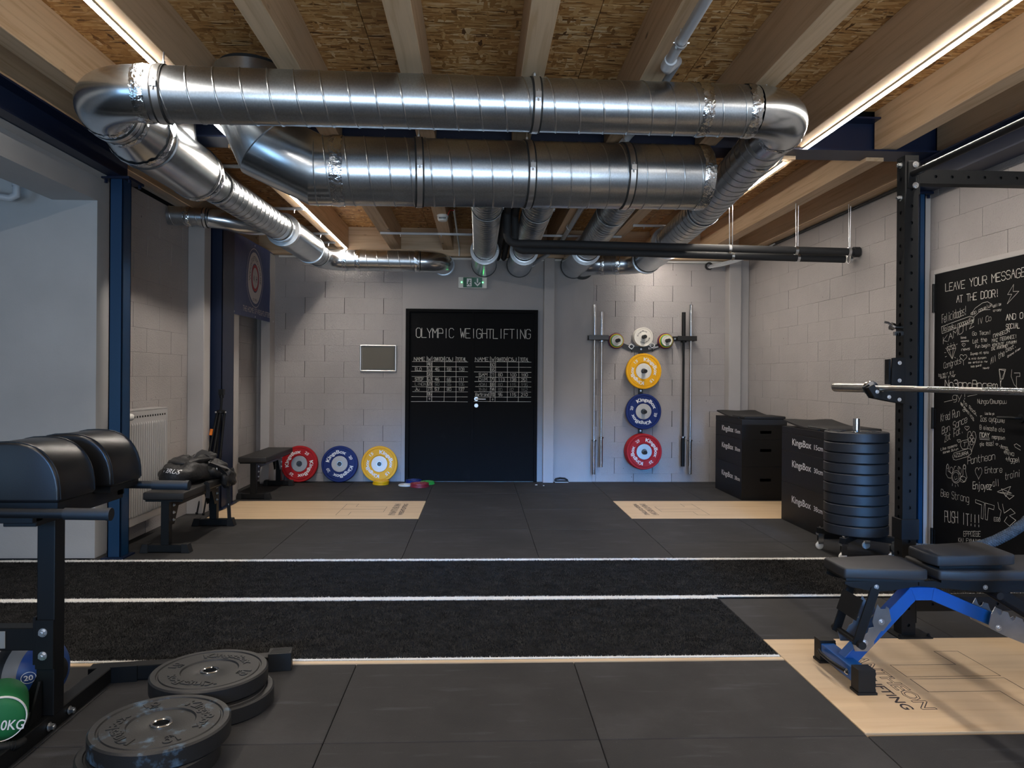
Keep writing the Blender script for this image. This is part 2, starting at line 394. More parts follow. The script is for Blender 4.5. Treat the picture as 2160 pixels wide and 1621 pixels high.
# ------------------------------------------------------------------ text helpers
def text_geo(s, size=1.0, bold=0.0, space=1.0, ext=0.0, outline=0, res=3, shear=0):
    c = bpy.data.curves.new('t', 'FONT'); c.body = s; c.size = size; c.offset = bold; c.space_character = space; c.resolution_u = res; c.shear = shear
    if outline: c.fill_mode = 'NONE'; c.bevel_depth = outline; c.bevel_resolution = 0
    else: c.extrude = ext
    o = bpy.data.objects.new('t', c); me = bpy.data.meshes.new_from_object(o)
    v = [tuple(p.co) for p in me.vertices]; f = [tuple(p.vertices) for p in me.polygons]
    bpy.data.meshes.remove(me); bpy.data.objects.remove(o); bpy.data.curves.remove(c)
    return v, f
def text_on(mb, s, o, u, v, w=None, h=None, align='l', z=.0, **k):
    """flat lettering from lower-left o along u with height direction v, scaled to width w and cap height h"""
    vs, fs = text_geo(s, 1.0, **k)
    xs = [p[0] for p in vs]; x0, x1 = min(xs), max(xs); ch = .729
    sx = (w/(x1-x0)) if w else None; sy = h/ch if h else None
    if sx is None: sx = sy
    if sy is None: sy = sx
    o = Vector(o); u = Vector(u).normalized(); v = Vector(v).normalized(); n = u.cross(v)
    mb.add([o+u*((p[0]-x0)*sx)+v*(p[1]*sy)+n*(z+p[2]*sy) for p in vs], fs); mb.cut(); return mb
def text_arc(mb, s, R, h, mid, span, z, bold=.0, ext=0):
    """lettering round an arc of radius R (baseline) in the local xy plane, read clockwise, tops outwards"""
    vs, fs = text_geo(s, 1.0, bold=bold, space=1.0, ext=ext)
    xs = [p[0] for p in vs]; x0, x1 = min(xs), max(xs)
    out = []
    for x, y, q in vs:
        a = math.radians(mid)+math.radians(span)*(.5-(x-x0)/(x1-x0)); r = R+y*h/.729
        out.append((r*math.cos(a), r*math.sin(a), z+q))
    mb.add(out, fs); mb.cut(); return mb
G = {'A':'022842 1535','B':'0208384745350535 3544433202'.replace('0535 35','05 35'),'C':'4738180703123243','D':'02082847433202','E':'48080242 0535','F':'480802 0535','G':'4738180703123243452 5'.replace(' ',''),
'H':'0802 4842 0545','I':'2822','J':'38331203','K':'0802 4805 0542','L':'080242','M':'0208254842','N':'02084248','O':'180703123243473818','P':'02083847453505','Q':'180703123243473818 2442','R':'02083847453505 2542',
'S':'473818070615354443321203','T':'0848 2822','U':'080312324348','V':'082248','W':'0812263248','X':'0842 0248','Y':'082548 2522','Z':'08480242',
'a':'361605031232434 4 4642'.replace('4 4','44'),'b':'0802 0516364543321203','c':'461605031242','d':'4842 4536160503123243','e':'04444536160503123243','f':'38281712 0636','g':'46413010 4536160503123243','h':'0802 0516364542','i':'2622 2728','j':'262110 2728','k':'0802 360442',
'l':'182322','m':'0602 05162522 25364542','n':'0602 0516364542','o':'160503123243453616','p':'0600 0516364543321203','q':'4640 4536160503123243','r':'0602 051636','s':'4616051434433202','t':'18132232 0636','u':'060312324346 4642','v':'062246','w':'0612253246','x':'0642 0246','y':'0622 4610','z':'06460242',
'0':'180703123243473818','1':'172822','2':'07183847460242','3':'071838474635 15354443321203','4':'280444 3832','5':'480805354443321203','6':'38180703123243443505','7':'084822','8':'180706153546473818 150403123243443515','9':'4535150607183847433212',
'+':'2723 0545','!':'2824 2322','.':'2223','-':'1535','/':'0248','&':'42071828270403123245',',':'2311','#':'1218 3238 0646 0444',
'Π':'02084842','Σ':'4808250242','Θ':'180703123243473818 1535','Ω':'02120407183847443242','Δ':'02284202','Γ':'020848','Λ':'022842'}
def stroke_line(segs, p, q):
    segs.append((p, q))
def chalk_text(segs, s, u0, v0, u1, v1, h, jit=.5):
    n = len(s); dx, dy = (u1-u0)/max(1, n), (v1-v0)/max(1, n)
    L = math.hypot(dx, dy); ux, uy = dx/L, dy/L
    for i, ch in enumerate(s):
        if ch == ' ' or ch not in G: continue
        bx_, by = u0+dx*i, v0+dy*i
        jx, jy = random.uniform(-.03, .03)*h*jit, random.uniform(-.06, .06)*h*jit
        wch = L*.84/4; sl = random.uniform(-.05, .05)*jit
        for st in G[ch].split():
            pts = [(int(st[k]), int(st[k+1])-2) for k in range(0, len(st)-1, 2)]
            P = [(bx_+jx+ux*(a*wch+sl*b*h/6)-uy*0*b, by+jy+uy*a*wch+b*h/6) for a, b in pts]
            segs += [(P[k], P[k+1]) for k in range(len(P)-1)]
def chalk_mesh(segs, o, u, v, width, n=.0012):
    o = Vector(o); u = Vector(u); v = Vector(v); nn = u.cross(v); mb = MB()
    for (a, b) in segs:
        A = o+u*a[0]+v*a[1]+nn*n; B = o+u*b[0]+v*b[1]+nn*n; d = B-A
        if d.length < 1e-5: continue
        w = width*random.uniform(.75, 1.15)/2; s = d.normalized().cross(nn)*w; e = d.normalized()*w*.6
        mb.add([A-s-e, A+s-e, B+s+e, B-s+e], [(0,1,2,3)])
    return mb
def poly_segs(segs, pts):
    segs += [(pts[k], pts[k+1]) for k in range(len(pts)-1)]

def bolt(mb, p, n, r=.011, t=.009):
    p = Vector(p); n = Vector(n)
    mb.cyl(p, p+n*.002, r*1.35, 14); mb.cyl(p+n*.002, p+n*(.002+t), r, 6); mb.cyl(p+n*(.002+t), p+n*(.006+t), r*.5, 10).cut()

# ------------------------------------------------------------------ the room
YB, XL, XR = 9.42, -2.77, 3.42
ST = dict(kind='structure')
fl = single('floor', bx((-6.2, -3.4, -.12), (3.6, 9.7, -.021)), M['floor'], **ST)
def mat_tile(x0, x1, y0, y1):
    g = .0016
    o = mesh('rubber_mat', bx((x0+g, y0+g, -.0205), (x1-g, y1-g, 0)), M['rubber'], Vector((x0, y0, 0)), bevel=.002)
    o.location = (x0, y0, 0); o.parent = fl
edges = [-2.55, -1.55, -.55, .45, 1.45, 2.45, 3.42]
for i in range(6):
    x0, x1 = edges[i], edges[i+1]
    plat = i in (0, 1, 4, 5)
    rows = [(5.40, 5.95), (5.95, 6.95), (7.95, 8.95), (8.95, YB)] if plat else [(5.40, 5.46), (5.46, 6.46), (6.46, 7.46), (7.46, 8.46), (8.46, YB)]
    if not plat: rows = [(5.40, 6.46)]+rows[2:]
    for a, b in rows:
        if i == 0: mat_tile(-2.77, x1, a, b)
        else: mat_tile(x0, x1, a, b)
    if i == 0: mat_tile(-2.77, x0+.05, 6.95, 7.95)
    # in front of the turf
    yr = [(-3.3, -2.3), (-2.3, -1.3), (-1.3, -.3), (-.3, .7), (.7, 1.7), (1.7, 2.7), (2.7, 3.44)]
    if i in (4, 5): yr[-1] = None
    for r in yr:
        if r: mat_tile(x0 if i else -2.75, x1, *r)
for x0, x1 in ((1.45, 2.45), (2.45, 3.42)): mat_tile(x0, x1, 3.72, 4.41)
mat_tile(-6.0, -4.4, -3.3, -.3); mat_tile(-4.4, -2.75, -3.3, -.3); mat_tile(-6.0, -4.4, -.3, 3.44); mat_tile(-4.4, -2.75, -.3, 3.44)

# masonry walls: blocks laid one by one on a recessed backing
def wall_blocks(parent, o, u, n, rows, z0, zt, spans, jt, jb, gap=.0065):
    """blocks 0.489 x 0.2; o+u*s is the face line, n points into the room"""
    u = Vector(u); n = Vector(n); k = 0
    z = z0
    while z < zt-.02:
        zl, zh = max(z, 0), min(z+.2, zt)
        js = jt if (round((z-z0)/.2) % 2 == 0) else jb
        cuts = [js+.489*i for i in range(-30, 60)]
        for (s0, s1, zmin, zmax) in spans:
            a_, b_ = max(zl, zmin), min(zh, zmax)
            if b_-a_ < .02: continue
            cs = [s0]+[c for c in cuts if s0+.04 < c < s1-.04]+[s1]
            for c0, c1 in zip(cs[:-1], cs[1:]):
                g0 = gap/2*random.uniform(.3, 1.3) if c0 > s0 else 0; g1 = gap/2*random.uniform(.3, 1.3) if c1 < s1 else 0
                pr = random.uniform(0, .0025)
                mb = MB(); A = Vector(o)+u*(c0+g0)-n*.03; B = Vector(o)+u*(c1-g1)+n*pr
                lo = Vector((min(A.x, B.x), min(A.y, B.y), a_+.0006)); hi = Vector((max(A.x, B.x), max(A.y, B.y), b_-.0006))
                mb.box(lo, hi)
                ob = mesh('block', mb, M['block'], bevel=.0012); ob.parent = parent
        z += .2
wb = single('wall_back', MB().box((-2.9, YB+.02, -.1), (3.6, YB+.25, 3.3)), M['joint'], **ST)
wall_blocks(wb, (0, YB, 0), (1, 0, 0), (0, -1, 0), 0, -.094, 2.90, [(-2.77, -.97, 0, 3), (1.45, 3.42, 0, 3)], -2.42+.489, -2.18)
o = mesh('concrete_panel', MB().box((-.9685, YB-.002, 0), (1.4485, YB+.02, 2.9)), M['plaster']); o.parent = wb
wr = single('wall_right', MB().box((XR+.02, -3.4, -.1), (XR+.25, 9.6, 3.3)), M['joint'], **ST)
wall_blocks(wr, (XR, 0, 0), (0, 1, 0), (-1, 0, 0), 0, -.094, 2.99, [(5.66, YB-.001, 0, 3), (4.2, 5.66, 2.15, 3)], 5.9, 6.145)
o = mesh('concrete_panel', MB().box((XR-.002, -3.3, 0), (XR+.02, 4.19, 2.99)).box((XR-.002, 4.19, 0), (XR+.02, 4.39, 2.15)).box((XR-.002, 5.49, 0), (XR+.02, 5.659, 2.149)), M['plaster']); o.parent = wr
wl = single('wall_left', MB().box((-3.05, 5.62, -.1), (XL-.02, 9.6, 2.80)), M['joint'], **ST)
wall_blocks(wl, (XL, 0, 0), (0, 1, 0), (1, 0, 0), 0, -.094, 2.82, [(5.64, YB, 0, 3)], 5.85, 6.09)
# the opening to the side room: jamb, lintel
o = mesh('lintel', MB().box((-3.06, -3.4, 2.57), (-2.745, 5.47, 2.735)).box((-3.06, -3.4, 2.735), (-2.66, 5.66, 2.74)), M['sidewall']); o.parent = wl
o = mesh('jamb', MB().box((-3.06, 5.47, 0), (-2.745, 5.64, 2.735)), M['sidewall']); o.parent = wl
o = mesh('pier', MB().box((-3.06, -3.4, 0), (-2.745, -.35, 2.57)), M['sidewall']); o.parent = wl
single('wall_side_room', MB().box((-6.2, 5.475, 0), (-3.062, 5.6, 2.95)).box((-6.3, -3.4, 0), (-6.2, 5.6, 2.95)), M['sidewall'], **ST)
single('ceiling_side_room', bx((-6.2, -3.4, 2.95), (-3.06, 5.6, 3.05)), M['sidewall'], **ST)
single('wall_dark_panel', MB().box((-3.3, 5.66, 2.79), (-3.2, 9.6, 3.4)).box((-3.07, -3.4, 2.745), (-3.0, 5.6, 3.4)), M['dark'], **ST)  # black panels put in as the darkness above wall and lintel
# wall behind the camera with a wide glazed gate and the side-room window
wf = single('wall_front', MB().box((-3.06, -3.4, 0), (-1.5, -3.2, 3.3)).box((3.3, -3.4, 0), (3.6, -3.2, 3.3)).box((-1.5, -3.4, 2.5), (3.3, -3.2, 3.3)).box((-6.2, -3.4, 0), (-5.9, -3.2, 3)).box((-5.9, -3.4, 2.7), (-3.06, -3.2, 3)), M['plaster'], **ST)
wn = single('window_1', MB().box((-1.5, -3.33, 0), (-1.44, -3.27, 2.5)).box((3.24, -3.33, 0), (3.3, -3.27, 2.5)).box((-1.5, -3.33, 2.44), (3.3, -3.27, 2.5)).box((-1.5, -3.33, 0), (3.3, -3.27, .06)), M['glass'], **ST)
for k in range(1, 4):
    o = mesh('mullion', MB().box((-1.5+1.2*k-.03, -3.33, .06), (-1.5+1.2*k+.03, -3.27, 2.44)), M['glass']); o.parent = wn

# ceiling: strand boards, joists, wall plates
ce = single('ceiling', MB().box((-3.2, -3.4, 3.275), (3.6, 9.7, 3.4)), M['dark'], **ST)
def child(name, mb, m, parent, off=(0,0,0), **k):
    o = mesh(name, mb, m, Vector(off), **k); o.location = off; o.parent = parent; return o
xs = [-3.2, -1.95, -.64, .62, 1.30, 1.96, 3.5]
for i in range(6):
    ys = [-3.4, -.9+.3*(i % 2), 1.6+.35*(i % 2), 4.1-.3*(i % 2), 5.2]
    for a, b in zip(ys[:-1], ys[1:]): child('strand_board', bx((xs[i]+.002, a+.002, 3.24), (xs[i+1]-.002, b-.002, 3.262)), M['osb'], ce, (xs[i], a, 3.24))
    ys = [5.22, 7.2+.5*(i % 2), 9.45]
    for a, b in zip(ys[:-1], ys[1:]): child('strand_board', bx((xs[i]+.002, a+.002, 3.175), (xs[i+1]-.002, b-.002, 3.20)), M['osb'], ce, (xs[i], a, 3.175))
rights = [-2.254+.6487*k for k in range(9)]
for k, xr_ in enumerate(rights):
    child('joist', bx((xr_-.125, -3.35, 2.95), (xr_, 5.20, 3.24)), M['joist'], ce, (xr_, 0, 3), bevel=.003)
    child('joist', bx((xr_-.150, 5.26, 2.905), (xr_-.02, 9.30, 3.175)), M['joist'], ce, (xr_, 5, 3), bevel=.003)
child('joist', bx((-2.72, -3.35, 2.935), (-2.59, 5.20, 3.24)), M['joist'], ce, (-2.6, 0, 3), bevel=.003)
child('joist', bx((-2.86, 5.26, 2.905), (-2.72, 9.30, 3.175)), M['joist'], ce, (-2.8, 5, 3), bevel=.003)
child('joist', bx((3.27, -3.35, 2.935), (3.40, 5.20, 3.24)), M['joist'], ce, (3.3, 0, 3), bevel=.003)
child('joist', bx((3.28, 5.26, 2.905), (3.415, 9.30, 3.175)), M['joist'], ce, (3.4, 5, 3), bevel=.003)
child('wall_plate', bx((-2.9, 9.302, 2.83), (3.42, YB-.004, 3.175)), M['joist_x'], ce, (0, 9.3, 3), bevel=.003)

# blue steel frame
def hbeam(mb, p0, p1, w, h, t=.012):
    p0, p1 = Vector(p0), Vector(p1)
    mb.bar(p0+Vector((0,0,t/2)), p1+Vector((0,0,t/2)), w, t); mb.bar(p0+Vector((0,0,h-t/2)), p1+Vector((0,0,h-t/2)), w, t)
    mb.bar(p0+Vector((0,0,h/2)), p1+Vector((0,0,h/2)), t*.8, h-2*t)
mb = MB(); hbeam(mb, (-2.9, 5.23, 2.932), (3.42, 5.23, 2.932), .24, .24)
single('trim_1', mb, M['navy'], 'dark blue steel girder crossing the room under the joists', **ST)
mb = MB(); hbeam(mb, (-2.655, -3.3, 2.742), (-2.655, 5.72, 2.742), .18, .185)
single('trim_2', mb, M['navy'], 'dark blue steel beam running over the side room opening', **ST)
mb = MB(); hbeam(mb, (3.30, -3.3, 2.742), (3.30, 5.58, 2.742), .18, .185)
single('trim_3', mb, M['navy'], 'dark blue steel beam along the right wall', **ST)
def column(n, x0, x1, y0, y1, zt, label):
    t = T('trim_%d' % n, label, None, ((x0+x1)/2, (y0+y1)/2, 0), kind='structure')
    mb = MB().box((x0, y0, .012), (x1, y0+.012, zt)).box((x0, y1-.012, .012), (x1, y1, zt)).box(((x0+x1)/2-.006, y0+.012, .012), ((x0+x1)/2+.006, y1-.012, zt))
    mb.box((x1-.01, y0, .012), (x1, y1, zt)).box((x0, y0, .012), (x0+.01, y1, zt))
    t.part('shaft', mb, M['navy' if x0 < -2.655 else 'navy_lit'], bevel=.002)
    t.part('foot_plate', bx((x0-.03, y0-.03, 0), (x1+.03, y1+.03, .012)), M['navy'])
    t.part('head_plate', bx((x0-.05, y0-.02, zt-.02), (x1+.05, y1+(.09 if x0 < 0 else 0), zt-.002)), M['navy'])
    mb = MB()
    for sx in (x0-.035, x1+.035): mb.cyl((sx, y1+.05, zt-.045), (sx, y1+.05, zt-.02), .012, 6).cut(); mb.cyl((sx, y0+.02, zt-.045), (sx, y0+.02, zt-.02), .012, 6).cut()
    t.part('bolt', mb, M['navy'])
column(4, -2.65, -2.555, 5.45, 5.58, 2.742, 'blue steel column painted as daylit at the corner of the side room')
column(5, -2.66, -2.527, 7.45, 7.80, 2.90, 'dark blue steel column behind the bench with the bag')
column(6, 3.297, 3.345, 5.45, 5.58, 2.742, 'blue steel column behind the rack upright')
def pillar(n, a, b, label): single('trim_%d' % n, bx(a, b), M['pillar'], label, bevel=.004, **ST)
pillar(7, (-2.768, 7.20, 0), (-2.615, 7.37, 2.82), 'grey painted boxed pillar left of the dark blue column')
pillar(8, (-2.768, 7.86, 0), (-2.57, 8.10, 2.82), 'grey painted boxed pillar under the banner near edge')
pillar(9, (-2.66, 9.20, 0), (-2.55, YB-.002, 2.82), 'grey corner pillar by the back wall left end')
pillar(10, (.813, 9.33, 0), (.944, YB-.002, 2.83), 'grey square pillar right of the black double door')
pillar(11, (3.148, 9.25, 0), (3.30, YB-.002, 2.83), 'grey square pillar in the far right corner')
pillar(12, (3.30, 9.30, 0), (3.417, YB-.002, 2.83), 'narrow boxed strip beside the far right pillar')
pillar(13, (3.35, 5.50, 0), (3.417, 5.655, 2.735), 'grey painted strip between blue column and chalk door')
single('trim_14', bx((-2.5, YB-.03, 2.80), (3.1, YB-.004, 2.826)), M['whitep'], 'thin white conduit along the top of the back wall', **ST)
single('trim_15', MB().tube([(XR-.015, 5.8, 2.885), (XR-.015, 9.2, 2.885)], .012, 8), M['insul'], 'dark cable along the top of the right wall', **ST)

# LED light lines
def strip(x, y0, y1, z, label, w=.030):
    t = T('light_strip', label, 'light', (x, (y0+y1)/2, z), group='long ceiling light lines')
    t.part('profile', MB().box((x-w/2, y0, z-.013), (x+w/2, y1, z)), M['silver'])
    mb = MB(); n = max(1, int((y1-y0)/.6))
    for i in range(n):
        a = y0+(y1-y0)*i/n; b = y0+(y1-y0)*(i+1)/n
        mb.box((x-w/2, a, z-.0150), (x+w/2, b, z-.0132))
    t.part('diffuser', mb, M['led_strip'])
strip(-1.70, -2.9, 5.18, 2.9495, 'glowing light line on the left near joist in front of the girder')
strip(-1.64, 5.30, 9.22, 2.9045, 'glowing light line on the left running to the back wall')
strip(2.270, -2.9, 5.18, 2.9495, 'glowing light line at the upper right of the picture')
strip(2.20, 5.30, 9.22, 2.9045, 'light line on the right half hidden by the round duct')

# chalk texts on the right door (text, u0, v0, u1, v1, height, weight) and drawn lines
CT = [('LEAVE YOUR MESSAGE',0.106,1.973,0.911,1.979,0.056,2),
 ('AT THE DOOR!',0.232,1.878,0.673,1.878,0.049,2),
 ('Felicidades!',0.069,1.745,0.345,1.786,0.062,1),
 ('Xaipoku npopadiw',0.079,1.68,0.417,1.73,0.034,1),
 ('app aouejux',0.389,1.777,0.602,1.818,0.024,1),
 ('doll be',0.613,1.809,0.688,1.817,0.018,1),
 ('crazy',0.613,1.781,0.692,1.782,0.015,1),
 ('IV Co',0.456,1.707,0.599,1.724,0.039,1),
 ('KAMOTZ',0.084,1.591,0.433,1.701,0.05,1),
 ('AND O',0.734,1.714,0.888,1.717,0.037,2),
 ('SOCIAL',0.735,1.658,0.856,1.657,0.032,2),
 ('Go Team!',0.406,1.634,0.596,1.634,0.026,1),
 ('ΠANΘEON',0.615,1.607,0.769,1.636,0.023,1),
 ('Let the',0.411,1.581,0.556,1.588,0.027,1),
 ('MAΣ ΠEΘANEΣ!',0.604,1.578,0.834,1.596,0.022,1),
 ('Fun begin',0.439,1.546,0.586,1.551,0.022,1),
 ('KPATATE ΔYNAMH',0.608,1.548,0.831,1.562,0.02,1),
 ('ΣAΣ AYAΠAME!',0.597,1.525,0.757,1.541,0.018,1),
 ('All the',0.591,1.434,0.723,1.488,0.04,1),
 ('best.',0.736,1.508,0.831,1.538,0.029,1),
 ('Diana Alex',0.75,1.473,0.864,1.525,0.012,1),
 ('bows',0.285,1.619,0.343,1.619,0.015,1),
 ('mamma',0.286,1.595,0.371,1.596,0.012,1),
 ('news',0.291,1.533,0.384,1.538,0.019,1),
 ('Σuyxap nt npia',0.388,1.501,0.572,1.507,0.016,1),
 ('k mia dunamn',0.372,1.468,0.55,1.473,0.014,1),
 ('se entolo nw',0.365,1.442,0.561,1.447,0.013,1),
 ('body guard!',0.393,1.415,0.505,1.423,0.012,1),
 ('New',0.517,1.402,0.562,1.404,0.011,1),
 ('Congrats',0.091,1.409,0.292,1.447,0.042,1),
 ('bo mo r g y',0.033,1.351,0.209,1.378,0.022,1),
 ('sumo y nor',0.051,1.337,0.234,1.351,0.02,1),
 ('No3gpaBnaem!',0.107,1.275,0.717,1.271,0.051,1.5),
 ('gy!',0.195,1.182,0.361,1.196,0.05,1),
 ('Nuhga/Dmumpuu',0.464,1.166,0.747,1.176,0.03,1),
 ('Kred Run',0.062,1.02,0.28,1.072,0.056,1),
 ('Bon Sance',0.077,0.926,0.362,1.034,0.052,1),
 ('Zot Fat.',0.105,0.871,0.32,0.961,0.051,1),
 ('to Rock',0.317,1.162,0.459,1.079,0.027,1),
 ('#FANATICS',0.286,1.153,0.429,1.042,0.021,1),
 ('Las ba yo',0.541,1.095,0.631,1.098,0.016,1),
 ('Σas ayapame',0.495,1.049,0.73,1.052,0.036,1),
 ('B eimaste ola',0.489,0.992,0.73,0.991,0.029,1),
 ('ΠOAY',0.49,0.942,0.588,0.947,0.028,1.5),
 ('nepnpavn',0.611,0.94,0.733,0.941,0.025,1),
 ('gia',0.491,0.882,0.531,0.885,0.024,1),
 ('esas!',0.554,0.888,0.633,0.894,0.032,1),
 ('-Anna,',0.677,0.884,0.774,0.878,0.025,1),
 ('+Niva',0.721,0.847,0.816,0.845,0.031,1),
 ('+Aggel',0.738,0.803,0.872,0.811,0.032,1),
 ('Like npomano',0.065,0.805,0.251,0.856,0.019,1),
 ('Kanes Zulun',0.092,0.786,0.264,0.833,0.015,1),
 ('AZZURRA',0.216,0.769,0.377,0.811,0.024,0.7),
 ('Pantheon',0.366,0.741,0.645,0.804,0.049,0.8),
 ('Entore',0.543,0.702,0.712,0.728,0.04,1),
 ('traini',0.736,0.684,0.873,0.723,0.045,1),
 ('Enjoyez',0.423,0.578,0.614,0.599,0.049,1.3),
 ('all',0.623,0.624,0.686,0.637,0.046,1),
 ('Bee Strong',0.069,0.472,0.387,0.476,0.053,1),
 ('PUSH IT!!!',0.115,0.293,0.509,0.33,0.081,1.3),
 ('EPPΩΣΘE',0.328,0.232,0.509,0.267,0.035,1),
 ('KAI EYΔAIMONEITE',0.272,0.179,0.618,0.236,0.029,1),
 ('EGO',0.636,0.396,0.696,0.406,0.025,1)]
